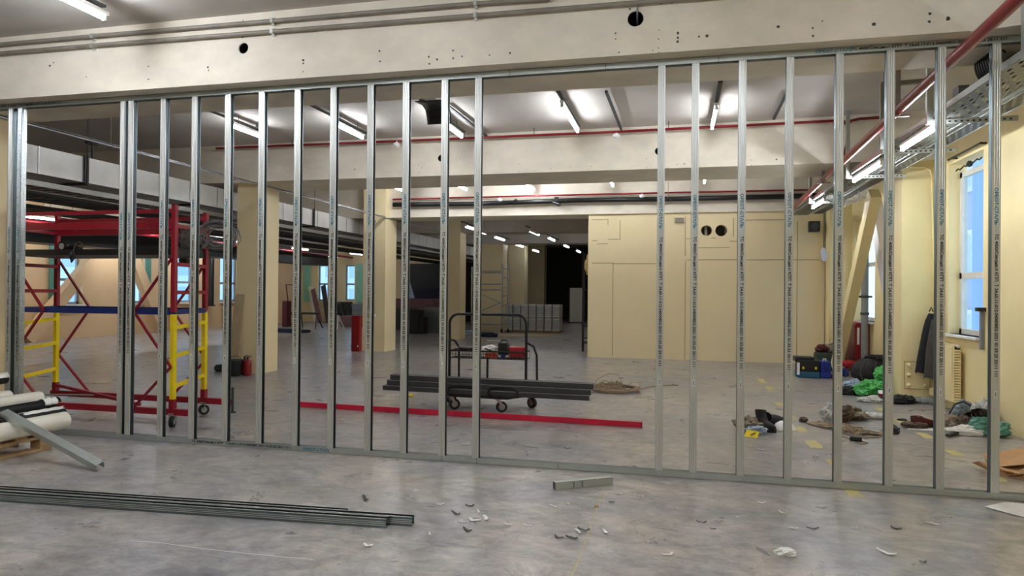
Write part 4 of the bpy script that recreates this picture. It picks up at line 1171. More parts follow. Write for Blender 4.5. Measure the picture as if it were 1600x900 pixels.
a = at(366, 582, 'y', 9.5); 
tag(MB().add([(-6.83, 9.4, .001), (-6.62, 9.4, .001), (-6.62, 9.55, 1.25), (-6.78, 9.55, 1.25), (-6.83, 9.412, .001), (-6.62, 9.412, .001), (-6.62, 9.562, 1.25), (-6.78, 9.562, 1.25)], [(0, 1, 2, 3), (7, 6, 5, 4), (0, 4, 5, 1), (1, 5, 6, 2), (2, 6, 7, 3), (3, 7, 4, 0)]).build('leaning_board', M['ply'], None), 'narrow beige board leaning on the nearest column behind the extinguisher', 'board')

# ================================================================ far middle
# wrapped insulation packs: seven columns, two tiers
px0, px1 = 789, 875; y = 22.1
x0, x1 = at(px0, 500, 'y', y).x, at(px1, 500, 'y', y).x
n = 7; dx = (x1 - x0) / n
ord_ = ['first', 'second', 'third', 'fourth', 'fifth', 'sixth', 'seventh']
tiers = ['lower', 'upper']
base = thing('insulation_pack', 'lower wrapped pack, first column from the aluminium tower', 'pack', (x0 + dx / 2, y + .3, .06), 'wrapped packs stacked in the passage')
c = V((x0 + dx / 2, y + .3, .06))
MB().box(x0 + .015, y, .06, x0 + dx - .015, y + .6, .49).build('block', M['pack'], base, bevel=.015)
mb = MB()
for z in (.1, .44): mb.box(x0 + .012, y - .004, z, x0 + dx - .012, y, z + .012)
mb.build('tape_band', M['white'], base)
for i in range(n):
    for t in range(2):
        if i == t == 0: continue
        dup(base, (x0 + dx * (i + .5), y + .3, .06 + .435 * t), 0, '%s wrapped pack, %s column from the aluminium tower' % (tiers[t], ord_[i]))
r = thing('pallet', 'low pallet under the wrapped packs', 'pallet', ((x0 + x1) / 2, y + .3, 0))
MB().box(x0, y, .045, x1, y + .62, .06).build('deck', M['wood'], r)
mb = MB()
for q in (.02, .28, .54): mb.box(x0, y + q, 0, x1, y + q + .06, .045)
mb.build('runner', M['wood'], r)
c0 = fl(770, 530); 
tag(MB().add([(-6.1, 19.4, .006), (-3.9, 20.2, .006), (-3.7, 21.4, .006), (-5.9, 21.1, .006), (-6.1, 19.4, .001), (-3.9, 20.2, .001), (-3.7, 21.4, .001), (-5.9, 21.1, .001)], [(0, 1, 2, 3), (7, 6, 5, 4), (0, 4, 5, 1), (1, 5, 6, 2), (2, 6, 7, 3), (3, 7, 4, 0)]).build('cardboard_mat', M['ply'], None), 'pale cardboard sheet flat on the floor before the wrapped packs', 'cardboard')
c = fl(733, 524); tag(MB().blob(c + V((0, 0, .05)), (.32, .2, .1), 16, 8, .35, 4, flat=.002).build('plastic_bag', M['bluecloth'], None), 'crumpled white plastic by the third cream column', 'bag')
c = fl(760, 526); tag(MB().blob(c + V((0, 0, .04)), (.3, .16, .09), 16, 8, .35, 14, flat=.002).build('plastic_bag', M['navy'], None), 'crumpled dark blue plastic left of the cardboard sheet', 'bag')
p, q = fl(761, 533), fl(783, 533); tag(MB().bar(p + V((0, 0, .012)), q + V((0, 0, .012)), .05, .02).build('lath', M['white'], None), 'short white lath on the floor before the cardboard sheet', 'lath')

# aluminium tower near the packs
r = thing('aluminium_tower', 'narrow aluminium scaffold tower on wheels before the fourth column', 'scaffold', (-5.6, 21.8, 0))
y = 21.6; xl, xr = at(784.5, 450, 'y', y).x, at(794.5, 450, 'y', y).x
ztop = at(785, 412, 'y', y).z
MB().cyl((xl, y, .12), (xl, y, ztop), .028, 10).build('post', M['alu'], r); MB().cyl((xr, y, .12), (xr, y, ztop), .028, 10).build('post', M['alu'], r)
mb = MB()
for z in [.3 + .3 * i for i in range(int((ztop - .3) / .3) + 1)]: mb.cyl((xl, y, z), (xr, y, z), .018, 8)
mb.build('rung', M['alu'], r)
xf = at(736, 450, 'y', y).x
mb = MB(); mb.cyl((xf, y + .1, .12), (xf, y + .1, ztop - .1), .028, 10); mb.build('post', M['alu'], r)
mb = MB()
for py in (423.5, 426, 444, 453, 507): z = at(770, py, 'y', y).z; mb.cyl((xf, y + .05, z), (xl, y, z), .018, 8)
mb.cyl((xf + .2, y, at(750, 456, 'y', y).z), (xl, y, at(784, 474, 'y', y).z), .014, 8); mb.cyl((xf + .2, y, at(750, 489, 'y', y).z), (xl, y, at(784, 472, 'y', y).z), .014, 8)
mb.build('brace', M['alu'], r)
for x in (xl, xr): MB().cyl((x - .02, y, .07), (x + .02, y, .07), .068, 16).build('wheel', M['rubber'], r)

# dark ladder scaffold and rubbish at the passage corner
r = thing('ladder', 'dark ladder standing at the left corner of the cream block', 'ladder', (-2.0, 15.3, 0))
y = 15.4; xa_, xb_ = at(911.5, 450, 'y', y).x, at(921, 450, 'y', y).x
xb_ = min(xb_, -1.8)
zt = at(912, 395, 'y', y).z
for x in (xa_, xb_): MB().bar((x, y, 0), (x, y, zt), .03, .05).build('rail', M['blacksteel'], r)
mb = MB(); z = .3
while z < zt: mb.cyl((xa_, y, z), (xb_, y, z), .014, 8); z += .27
mb.build('rung', M['blacksteel'], r)
c = fl(915, 537)
r = thing('duct_roll', 'short silver duct roll on the floor at the corner of the cream block', 'duct', c + V((0, .05, 0)))
MB().pipe((c.x - .08, c.y + .1, .085), (-1.77, c.y + .1, .085), .085, .078, 20).build('tube', M['alu'], r)
c = at(917, 402, 'y', 14.6)
tag(MB().blob((-1.83, 14.7, at(917, 415, 'y', 14.7).z), (.06, .08, .2), 12, 8, .3, 9).build('hanging_cable_bundle', M['amber'], None), 'frayed brown bundle hanging at the edge of the cream block', 'cable')
# far white panel
p, q = at(890, 503, 'y', 30), at(911, 450, 'y', 30)
r = thing('upright_board', 'pale upright panel deep in the dark passage', 'panel', ((p.x + q.x) / 2, 30, 0))
MB().box(p.x, 30, p.z, q.x, 30.04, q.z).build('sheet', M['off'], r); MB().box(p.x, 29.95, 0, p.x + .05, 30.1, p.z).box(q.x - .05, 29.95, 0, q.x, 30.1, p.z).build('foot', M['black'], r)

# stacks of boards left of the third column
def stack(name, label, x0, x1, y, dy, z0, z1, m, rows, group=None):
    r = thing(name, label, 'board stack', ((x0 + x1) / 2, y + dy / 2, z0), group)
    mb = MB(); rnd = random.Random(int(x0 * 97)); h = (z1 - z0) / rows
    for i in range(rows):
        o_ = rnd.uniform(-.03, .03); mb.box(x0 + o_, y + rnd.uniform(0, .03), z0 + h * i + .003, x1 + o_, y + dy, z0 + h * (i + 1))
    o = mb.build('board', M[m], r); o['kind'] = 'stuff'; return r


X = lambda px, y: at(px, 480, 'y', y).x
Z = lambda py, y: at(650, py, 'y', y).z
y = 20.5
stack('board_stack', 'stack of grey-green panels left of the third column', X(652, y), X(690, y), y, 1.2, 0, Z(482, y), 'board_grey', 16)
stack('board_stack', 'stack of mauve edged boards behind the black boxes', X(612, 22), X(677, 22), 22, .9, Z(482, 22), Z(467, 22), 'board_mauve', 6)
tag(MB().box(X(612, 22), 22, 0, X(652, 22), 22.9, Z(482, 22)).build('crate', M['darkgrey'], None), 'dark crate under the mauve boards', 'crate')
for k, (a, b, t, lb) in enumerate(((638, 655, 484, 'tall black box before the grey-green panels'), (656, 662, 496, 'low black box against the grey-green panels'))):
    yy = 20.0; tag(MB().box(X(a, yy), yy, 0, X(b, yy), yy + .4, Z(t, yy)).build('black_box', M['black'], None, bevel=.02), lb, 'box')
p = [at(x_, y_, 'y', 25) for x_, y_ in ((648, 450), (684, 450))]
tag(MB().box(p[0].x, 25, 0, p[1].x, 25.15, at(660, 450, 'y', 25).z).build('blue_sheet', M['tarp'], None), 'dark blue sheeting hung behind the board stacks', 'sheet')
tag(MB().box(X(640, 25.6), 25.6, 0, X(700, 25.6), 25.7, Z(412, 25.6)).build('dark_backdrop', M['black'], None), 'black backdrop added for the darkness behind the board stacks', 'backdrop')  # black panel added to stand in for the unlit background
tag(MB().add([at(638, 432, 'y', 24.4), at(648, 466, 'y', 24.2), at(638, 466, 'y', 24.2), at(638, 432, 'y', 24.45), at(648, 466, 'y', 24.28), at(638, 466, 'y', 24.28)], [(0, 1, 2), (5, 4, 3), (0, 3, 4, 1), (1, 4, 5, 2), (2, 5, 3, 0)]).build('hanging_plastic_sheet', M['bluecloth'], None), 'pale bluish plastic sheet hanging in a wedge beside the second column', 'sheet')
for k, (a, b) in enumerate(((600, 626), (637, 664))): pass
y = 23.0
stack('board_stack', 'stack of mauve boards by the red cabinet', X(531, y), X(566, y), y, 1.4, 0, Z(496, y), 'board_mauve', 8)
stack('board_stack', 'grey stack of panels behind the mauve boards', X(550, 24.6), X(572, 24.6), 24.6, 1, 0, Z(476, 24.6), 'board_grey', 10)
# curved dark sheets
root = thing('metal_sheet', 'curved dark sheet leaning in the far corner, first from the left', 'sheet', (X(530, 25), 25, 0), 'curved sheets leaning in the far corner')
for k, px in enumerate((524, 533, 542)):
    x = X(px, 24.9); mb = MB()
    mb.sheet(lambda u, v: (x - .02 + .32 * u * u + .05 * u, 24.9 + .5 * v, Z(474, 24.9) * (1 - u) * 1.0 + .02), 8, 3, .01)
    if k == 0: mb.build('sheet', M['darkgrey'], root)
    else: tag(mb.build('metal_sheet', M['darkgrey'], None), 'curved dark sheet leaning in the far corner, %s from the left' % ['', 'second', 'third'][k], 'sheet', 'curved sheets leaning in the far corner')
# leaning boards at the rear wall
for k, (a, b, lb, m) in enumerate((((485, 447), (494, 502), 'pale board leaning on the rear wall, left one', 'off'), ((489, 452), (500, 502), 'mauve board leaning against the pale one', 'board_mauve'), ((505, 446), (513, 505), 'dark board leaning behind the trestle leg', 'darkgrey'))):
    yy = 26.2 - k * .12; p, q = at(a[0], a[1], 'y', yy), at(b[0], b[1], 'y', yy - .5); q.z = 0
    tag(MB().bar(q + V((0, 0, .03)), p, .22, .03, (0, 1, .2)).build('leaning_board', M[m], None), lb, 'board')
# trestle tables
for k, (a, b) in enumerate(((468, 498), (524, 532))):
    yy = 21.5; x0, x1 = X(a, yy), X(b, yy); z = Z(491, yy)
    r = thing('trestle', ['black trestle with splayed legs in front of the rear wall', 'second trestle with white legs left of the mauve boards'][k], 'trestle', ((x0 + x1) / 2, yy, 0), 'trestles before the rear wall')
    MB().box(x0, yy - .04, z - .07, x1, yy + .04, z).build('beam', M['black'], r)
    for x, s in ((x0 + .08, -1), (x1 - .08, 1)):
        for q in (-1, 1): MB().bar((x, yy, z - .06), (x + s * .1, yy + q * .25, 0.015), .035, .035).build('leg', M['darkgrey'] if k == 0 else M['white'], r)
# small items left of the trestle
yy = 22; x0, x1 = X(441, yy), X(448, yy)
tag(MB().box(x0, yy, 0, x1, yy + .3, Z(473, yy)).build('red_locker', M['maroon'], None, bevel=.01), 'tall dark red cabinet beyond the nearest column', 'cabinet')
p, q = fl(440, 520), fl(462, 520)
tag(MB().box(p.x - .5, p.y, 0, q.x, p.y + .5, .12).build('platform', M['navy'], None), 'low dark platform on the floor beyond the nearest column', 'platform')
for k, px in enumerate((474, 480)):
    c = fl(px, 520); tag(MB().blob(c + V((0, 0, .05)), (.11, .07, .06), 12, 7, .2, px, flat=.001).build('dark_lump', M['black'], None), ['small dark bundle on the floor before the trestle, left one', 'small dark bundle on the floor before the trestle, right one'][k], 'bundle')
yy = 23; mb = MB(); p = at(447, 445, 'y', yy); q = at(455, 505, 'y', yy); q.z = 0
r = thing('easel_frame', 'thin upright frame leaning on the wall beyond the nearest column', 'frame', (q.x, yy, 0))
MB().bar(q, p, .03, .03).bar(p, p + V((.35, 0, 0)), .03, .03).bar(q + V((.2, 0, 0)), at(452, 480, 'y', yy), .025, .025).build('bars', M['maroon'], r)
# ================================================================ window wall and what lies beside it
# radiator
r = thing('wall_mounted_radiator', 'flat cream radiator under the tall window', 'radiator', (3.08, 9.0, .1))
y0, y1, z0, z1 = 8.62, 9.22, .13, .77
MB().box(3.03, y0 + .03, z0, 3.045, y1, z1 - .02).box(3.115, y0 + .03, z0, 3.13, y1, z1 - .02).build('panel', M['radiator'], r, bevel=.004)
mb = MB(); z = z0
while z < z1 - .04: mb.box(3.046, y0 + .002, z, 3.114, y0 + .01, z + .022); z += .03
mb.build('side_grille', M['radiator'], r)
MB().box(3.045, y0, z0, 3.05, y1, z1 - .01).box(3.11, y0, z0, 3.115, y1, z1 - .01).box(3.045, y0, z1 - .012, 3.115, y1, z1).build('cover', M['radiator'], r)
MB().cyl((3.08, y0 + .01, z1 - .01), (3.08, y0 - .03, z1 - .01), .016, 10).cyl((3.05, y1 + .03, z1 - .03), (3.16, y1 + .03, z1 - .03), .012, 8).build('valve', M['white'], r)
mb = MB()
for y in (8.75, 9.1): mb.box(3.13, y, z0 + .1, 3.16, y + .04, z1 - .1)
mb.build('bracket', M['radiator'], r)
# low pipe stub at the pilaster
tag(MB().box(3.06, 9.3, .1, 3.16, 9.44, .19).build('pipe_box', M['yellow_wall'], None, bevel=.01), 'small cream boxing on the wall below the hanging jackets', 'boxing')
# hatches with bolts
def hatch(label, x0, x1, z0, z1, y):
    r = thing('wall_mounted_hatch', label, 'hatch', ((x0 + x1) / 2, y, z0), 'bolted hatches on the pilasters')
    MB().box(x0, y - .006, z0, x1, y, z1).build('plate', M['yellow_wall'], r)
    MB().box(x0 - .006, y - .008, z0 - .006, x1 + .006, y - .0005, z0).box(x0 - .006, y - .008, z1, x1 + .006, y - .0005, z1 + .006).box(x0 - .006, y - .008, z0, x0, y - .0005, z1).box(x1, y - .008, z0, x1 + .006, y - .0005, z1).build('rim', M['seam'], r)
    for q in (.88, .5, .12):
        MB().lathe([(.028, 0), (.022, .012), (.016, .02), (.014, .04), (.001, .042)], (x0 + .045, y - .006, z0 + (z1 - z0) * q), 12, (0, -1, 0)).build('bolt', M['yellow_wall'], r)
    MB().lathe([(.028, 0), (.022, .012), (.016, .02), (.014, .04), (.001, .042)], (x1 - .045, y - .006, z0 + (z1 - z0) * .12), 12, (0, -1, 0)).build('bolt', M['yellow_wall'], r)


hatch('cream hatch with four bolts on the pilaster under the jackets', 2.79, 3.07, .17, .5, 9.45)
hatch('cream hatch on the far pilaster behind the tool bags', 2.8, 3.1, .17, .5, 13.72)
# conduit on the pilaster corner
r = tag(MB().tube([at(1420, 261, 'y', 9.42), at(1445, 262, 'y', 9.42), at(1453, 265, 'y', 9.42), at(1456, 274, 'y', 9.42), (3.12, 9.42, 1.1)], .012, 8).build('conduit', M['yellow_wall'], None), 'cream painted conduit bending down the pilaster corner', 'conduit')
# turquoise film
tag(MB().sheet(lambda u, v: (3.135 - .012 * math.sin(v * 9) + .02 * u, 9.4 - .18 * u, 2.62 - 1.6 * v + (.02 * math.sin(u * 20) if v > .95 else 0)), 6, 18, .003).build('hanging_film', M['teal'], None), 'strip of turquoise film hanging between the pilaster and the tall window', 'film')
# window crank flap
r = thing('wall_mounted_opener', 'grey metal flap bolted to the window edge above the radiator', 'handle', at(1533, 510, 'x', 3.15))
p, q = at(1534, 485, 'x', 3.14), at(1533, 546, 'x', 3.14)
MB().box(3.12, p.y - .03, q.z, 3.15, p.y + .005, p.z).build('plate', M['gray'], r); MB().box(3.08, p.y - .06, p.z - .01, 3.16, p.y + .01, p.z + .03).build('hinge', M['black'], r)
# curtain rod above the window
p, q = at(1482, 250, 'x', 3.1), at(1533, 223, 'x', 3.1)
r = thing('curtain_rod', 'dark rod fixed above the tall window', 'rod', (p + q) / 2)
MB().cyl(p, q, .011, 10).build('rod', M['blacksteel'], r)
mb = MB()
for c in (p.lerp(q, .1), p.lerp(q, .97)): mb.bar(c, (3.16, c.y, c.z), .02, .02)
mb.build('bracket', M['blacksteel'], r)
mb = MB(); p, q = at(1494, 267, 'x', 3.2), at(1534, 246, 'x', 3.2)
mb.tube([p.lerp(q, i / 12) + V((0, 0, .012 * math.sin(i * 2.1))) for i in range(13)], .009, 6); mb.blob(p.lerp(q, .55), (.03, .05, .03), 10, 6, .3, 3)
tag(mb.build('window_chain', M['black'], None), 'dark chain stretched along the head of the tall window', 'chain')
# jackets
def coat(name, label, pts, depth, m, seed):
    """hanging garment: outline rows (z, ya, yb) bulging from the wall"""
    mb = MB(); n = 20; vs = []; rnd = random.Random(seed)
    for i, (z, xa_, xb_, ya) in enumerate(pts):
        for k in range(n):
            t = 2 * PI * k / n; cx = (xa_ + xb_) / 2; rx = (xb_ - xa_) / 2
            f = 1 + .1 * math.sin(5 * t + i * .4) * (i / len(pts))
            vs.append(V((cx + rx * math.cos(t) * f, ya + depth * (.4 + .6 * i / len(pts)) * math.sin(t) * f, z + .012 * math.sin(3 * t + seed))))
    m_ = len(pts)
    fs = [(i * n + k, i * n + (k + 1) % n, (i + 1) * n + (k + 1) % n, (i + 1) * n + k) for i in range(m_ - 1) for k in range(n)]
    mb.add(vs, [f[::-1] for f in fs], True); mb.add(vs[:n], [list(range(n))]); mb.add(vs[-n:], [list(range(n))[::-1]])
    return mb


def wz(px, py, y=9.33): return at(px, py, 'y', y)


rows = [(491, 1452, 1460), (500, 1447, 1462), (515, 1443, 1464), (540, 1438, 1462), (560, 1434, 1458), (575, 1432, 1450), (582, 1431, 1446)]
jk = coat('', '', [(wz(a, py).z, wz(a, py).x, min(wz(b, py).x, 3.11), 9.36) for py, a, b in rows], .055, 'jacket', 1)
r = thing('jacket', 'black jacket hanging on the hook at the pilaster corner', 'jacket', wz(1448, 582))
jk.build('body', M['jacket'], r)
MB().tube([wz(1452, 487), wz(1455, 480), wz(1458, 487)], .008, 6).build('hanging_loop', M['black'], r)
rows = [(500, 1456, 1464), (520, 1452, 1466), (545, 1448, 1466), (570, 1446, 1465), (590, 1444, 1462)]
r = thing('jacket', 'charcoal jacket hanging in front of the black one', 'jacket', wz(1455, 590))
coat('', '', [(wz(a, py, 9.2).z, wz(a, py, 9.2).x, min(wz(b, py, 9.2).x, 3.1), 9.22) for py, a, b in rows], .05, '', 2).build('body', M['jacket2'], r)
rows = [(560, 1456, 1466), (580, 1456, 1466), (602, 1457, 1466)]
r = thing('trousers', 'dark navy trousers hanging below the charcoal jacket', 'trousers', wz(1460, 602))
coat('', '', [(wz(a, py, 9.28).z, wz(a, py, 9.28).x, min(wz(b, py, 9.28).x, 3.12), 9.28) for py, a, b in rows], .03, '', 3).build('body', M['navy'], r)

# diagonal struts before the far window
for (t_, b_, lb) in (((1367, 302), (1312, 548), 'cream diagonal strut leaning left before the far window'), ((1366, 315), (1399, 500), 'pale diagonal strut leaning right before the far window')):
    X_ = 2.68 if lb[0] == 'c' else 2.95; p, q = at(*t_, 'x', X_), at(*b_, 'x', X_)
    dd = (q - p).normalized()
    q = p + dd * ((p.z - .1) / -dd.z) if lb[0] == 'c' else q
    if lb[0] == 'p':
        q = p + dd * ((p.z - .3) / -dd.z); q = p + dd * min((q - p).length, (p.y - 10.3) / -dd.y)
    tag(MB().bar(p, q, .24 if lb[0] == 'p' else .2, .14, (0, 0, 1) if 0 else (1, 0, 0)).build('diagonal_strut', M['yellow_wall'] if lb[0] == 'c' else M['strutw'], None), lb, 'strut')
# left wall struts
for (t_, b_, lb) in (((172, 372), (92, 470), 'diagonal strut before the first left window, leaning right'), ((205, 395), (246, 500), 'diagonal strut before the second left window, leaning left')):
    p, q = at(*t_, 'x', -15.2), at(*b_, 'x', -15.2)
    dd = (q - p).normalized(); q = p + dd * ((p.z - .05) / -dd.z)
    tag(MB().bar(p, q, .3, .22, (1, 0, 0)).build('diagonal_strut', M['warm_lit_wall'], None), lb, 'strut')
# teal film at left windows
for k, (px, lb) in enumerate(((83.5, 'green film strip left of the first left window'), (232, 'green film strip right of the second left window'), (480, 'teal film strip beside the narrow window'), (562, 'teal film strip by the second column'))):
    if k < 2: c = at(px, 400, 'x', -15.45); tag(MB().box(-15.48, c.y - .1, .95, -15.45, c.y + .12, 2.7).build('hanging_film', M['teal_bag'], None), lb, 'film')
    else: c = at(px, 450, 'y', 26.35); tag(MB().box(c.x - .16, 26.33, .85, c.x + .16, 26.36, 2.45).build('hanging_film', M['teal'], None), lb, 'film')
# black downpipe on the left wall
c = at(330, 450, 'x', -15.3)
tag(MB().cyl((-15.3, c.y, .8), (-15.3, c.y, 2.95), .09, 14).cyl((-15.3, c.y, .76), (-15.3, c.y, .8), .14, 14).build('wall_mounted_downpipe', M['black'], None), 'black vertical pipe on the left window wall', 'pipe')
# radiators at left wall
for k, (a, b) in enumerate(((7.0, 0), )): pass
for k, px in enumerate((285, 364)):
    c = at(px, 500, 'x', -15.4); r = thing('wall_mounted_radiator', ['pale radiator under the window between the red posts', 'pale radiator beside the nearest column on the left wall'][k], 'radiator', (-15.42, c.y, .15), 'radiators on the left wall')
    MB().box(-15.46, c.y - .5, .15, -15.38, c.y + .4, .72).build('panel', M['warm_lit_wall'], r, bevel=.01)
    MB().cyl((-15.42, c.y - .5, .68), (-15.42, c.y - .58, .68), .02, 8).build('valve', M['white'], r)

# black downpipe and red cabinet in front of the far window
p = at(1364, 420, 'x', 3.08); q = at(1366, 570, 'x', 3.08)
r = thing('wall_mounted_downpipe', 'thick grey vertical pipe before the far window', 'pipe', (3.04, 12.35, 0))
MB().cyl((3.05, 12.36, .15), (3.05, 12.36, 2.6), .055, 16).build('pipe', M['gray'], r)
mb = MB()
for z in (1.0, 1.28): mb.cyl((3.05, 12.36, z), (3.05, 12.36, z + .04), .068, 16)
mb.build('collar', M['darkgrey'], r)
MB().bar((2.95, 12.36, 1.3), (3.16, 12.36, 1.3), .03, .03).build('bracket', M['black'], r)
r = thing('red_cabinet', 'tall red cabinet with a white notice under the far window', 'cabinet', (3.0, 12.75, 0))
MB().box(2.94, 12.48, .02, 3.15, 13.2, .86).build('case', M['cab_red'], r, bevel=.006)
MB().box(2.93, 12.5, .06, 2.94, 13.18, .82).build('door', M['maroon'], r)
MB().box(2.965, 12.474, .5, 3.0, 12.479, .78).build('notice', M['white'], r)
MB().box(2.915, 13.1, .4, 2.93, 13.13, .46).build('latch', M['black'], r)
# switch box with hanging cord on the block edge
c = at(1287, 398, 'y', 13.68)
r = thing('cable_box', 'pale round box hanging on a cord at the far pilaster', 'box', c)
MB().blob(c, (.06, .03, .13), 14, 10, .03, 2).build('body', M['strutw'], r)
MB().tube([c + V((0, 0, .12)), c + V((.005, 0, .5)), c + V((0, 0, .9))], .008, 6).build('cord', M['black'], r)
c = at(1272, 354, 'y', 14.0)
r = thing('wall_mounted_speaker', 'small black box mounted high at the end of the cream block', 'speaker', c)
MB().cbox(c + V((0, 0, 0)), (.19, .14, .2)).build('case', M['black'], r, bevel=.008); MB().cyl(c + V((0, -.071, 0)), c + V((0, -.076, 0)), .07, 18).build('grille', M['darkgrey'], r)
# small vent on block
c = at(1062, 344, 'y', 14.08)
r = thing('vent_box', 'small grey wire box high on the cream block', 'vent', c)
MB().cbox(c, (.17, .06, .09)).build('case', M['conduit'], r, bevel=.004)

# ---- clutter on the floor, right
def bag(name, label, cat, px, py, size, m, amp=.2, seed=1, dz=None, n=18, dy=0.0, rot=0.0, z0=.001):
    c = fl(px, py); s = V(size)
    o = MB().blob(c + V((0, s.y + dy, dz if dz is not None else s.z * .85)), size, n, 10, amp, seed, M=Matrix.Rotation(rot, 3, 'Z') if rot else None, flat=z0).build(name, M[m], None)
    return tag(o, label, cat)


# dark green bag with stuff behind tool cases
c = fl(1272, 572)
r = thing('tote_bag', 'dark green open bag filled with clothes behind the tool cases', 'bag', (2.63, 13.1, 0))
MB().box(2.42, 12.95, .002, 2.84, 13.25, .31).build('bag', M['greencloth'], r, bevel=.05)
MB().blob((2.55, 13.1, .37), (.12, .12, .07), 14, 8, .25, 3).build('clothes', M['maroon'], r); MB().blob((2.72, 13.1, .39), (.13, .12, .08), 14, 8, .25, 6).build('clothes', M['khaki'], r)
# teal and black power tool crate
p, q = fl(1243, 590), fl(1281, 591)
r = thing('tool_case', 'black and teal tool case at the foot of the cream block', 'case', ((p.x + q.x) / 2, p.y + .15, 0))
MB().box(p.x + .03, p.y, .004, q.x, p.y + .3, .1).build('tray', M['tealcase'], r, bevel=.015)
MB().box(p.x + .04, p.y, .1, q.x - .01, p.y + .3, .28).build('body', M['black'], r, bevel=.012)
MB().box(p.x, p.y + .02, .25, q.x - .08, p.y + .28, .33).build('lid', M['black'], r, bevel=.012)
MB().box(p.x + .02, p.y - .008, .05, p.x + .06, p.y - .001, .24).build('side_label', M['white'], r)
mb = MB()
for x in (p.x + .1, q.x - .08): mb.box(x, p.y - .008, .14, x + .03, p.y, .18)
mb.build('latch', M['yellowpack'], r)
p, q = fl(1281, 591), fl(1299, 592)
r = thing('tool_case', 'upright blue plastic tool case beside the black and teal one', 'case', ((p.x + q.x) / 2, p.y + .1, 0))
MB().box(p.x + .012, p.y, .004, q.x, p.y + .16, .27).build('body', M['bluecase'], r, bevel=.014)
MB().tube([(p.x + .06, p.y + .08, .27), (p.x + .065, p.y + .08, .3), (q.x - .065, p.y + .08, .3), (q.x - .06, p.y + .08, .27)], .01, 8).build('handle', M['white'], r)
MB().box(p.x + .05, p.y - .005, .1, q.x - .04, p.y, .19).build('panel', M['blue'], r)
c = fl(1299, 593); tag(MB().box(q.x + .01, p.y + .05, .003, q.x + .16, p.y + .2, .06).build('small_box', M['maroon'], None, bevel=.008), 'small dark red box right of the blue tool case', 'box')
# red tool
p = fl(1334, 590)
r = thing('angle_tool', 'red and black power tool on splayed stand by the backpack', 'tool', p)
MB().blob(p + V((-.02, .2, .2)), (.14, .08, .06), 14, 8, .15, 2).build('body', M['redtool'], r)
mb = MB()
for q in ((-.12, 0), (.1, -.02), (.12, .25), (-.1, .3)): mb.bar(p + V((q[0] * .4, .18, .16)), p + V((q[0], q[1], .012)), .02, .02)
mb.build('stand', M['black'], r)
c = fl(1318, 589)
tag(MB().cbox((c.x, c.y + .15, .06), (.16, .2, .12), .2).build('tool_bag', M['bluecase'], None, bevel=.02), 'small blue bag beside the red power tool', 'bag')
# backpack
c = fl(1364, 603)
r = thing('backpack', 'black backpack slumped against the red cabinet', 'backpack', c + V((0, .2, 0)))
MB().blob(c + V((.0, .22, .19)), (.23, .19, .21), 20, 12, .12, 21, flat=.001).build('body', M['boot'], r)
MB().blob(c + V((.13, .24, .33)), (.2, .14, .11), 16, 9, .2, 22).build('flap', M['jacket'], r)
MB().tube([c + V((-.12, .03, .05)), c + V((-.17, 0, .2)), c + V((-.1, .03, .34))], .014, 8).tube([c + V((.04, .02, .04)), c + V((.02, -.02, .2)), c + V((.05, .03, .36))], .012, 8).build('strap', M['darkgrey'], r)
# green bag
c = fl(1368, 622)
r = thing('carrier_bag', 'bright green plastic carrier bag on the floor before the pilaster', 'bag', c + V((0, .15, 0)))
MB().blob(c + V((.0, .16, .1)), (.21, .16, .12), 40, 24, .3, 5, flat=.001).build('bag', M['green_bag'], r)
MB().blob(c + V((.13, .2, .27)), (.1, .09, .12), 14, 9, .3, 7).build('handle', M['green_bag'], r)
bag('plastic_bag', 'small pale blue plastic bag left of the green bag', 'bag', 1335, 613, (.1, .08, .09), 'bluecloth', .35, 6)
bag('shoes', 'black and red shoes on the floor left of the green bag', 'shoes', 1328, 618, (.17, .09, .06), 'boot', .3, 8)
c = fl(1318, 616)
r = thing('cup', 'white and red paper tub at the right of the green bag', 'cup', fl(1381, 624))
c = fl(1380, 624); MB().lathe([(.001, .002), (.05, .002), (.06, .11), (.001, .11)], c, 20).build('body', M['paper'], r); MB().lathe([(.0535, .03), (.0585, .075)], c, 20).build('band', M['cab_red'], r)
bag('cloth', 'crumpled white cloth on the floor before the green bag', 'cloth', 1364, 630, (.13, .07, .04), 'gloves', .35, 9)
p = fl(1352, 629); tag(MB().box(p.x, p.y, .001, p.x + .3, p.y + .13, .008).build('paper_sheet', M['paper'], None), 'flat white paper under the cloth by the green bag', 'paper')
bag('black_gloves', 'black gloves and net bag at the foot of the pilaster', 'gloves', 1408, 632, (.17, .09, .055), 'boot', .4, 10)
for k, (px, lb) in enumerate(((1421, 'clear plastic bottle lying at the foot of the hatch pilaster'), (1441, 'second clear bottle lying further right under the hatch'))):
    c = fl(px, 626); c.y = min(c.y, 9.38)
    r = thing('bottle', lb, 'bottle', c)
    MB().lathe([(.001, -.12), (.035, -.12), (.04, -.1), (.04, .05), (.03, .09), (.014, .11), (.014, .13), (.001, .13)], c + V((0, -.05, .042)), 16, (1, .2, 0)).build('body', M['bottle'], r)
    MB().cyl(c + V((.126, -.02, .042)), c + V((.145, -.018, .042)), .016, 10).build('cap', M['bluecloth'], r)
bag('brown_lump', 'brown crumpled rag at the wall right of the bottles', 'rag', 1458, 628, (.07, .05, .035), 'brown', .3, 11, dy=-.08)
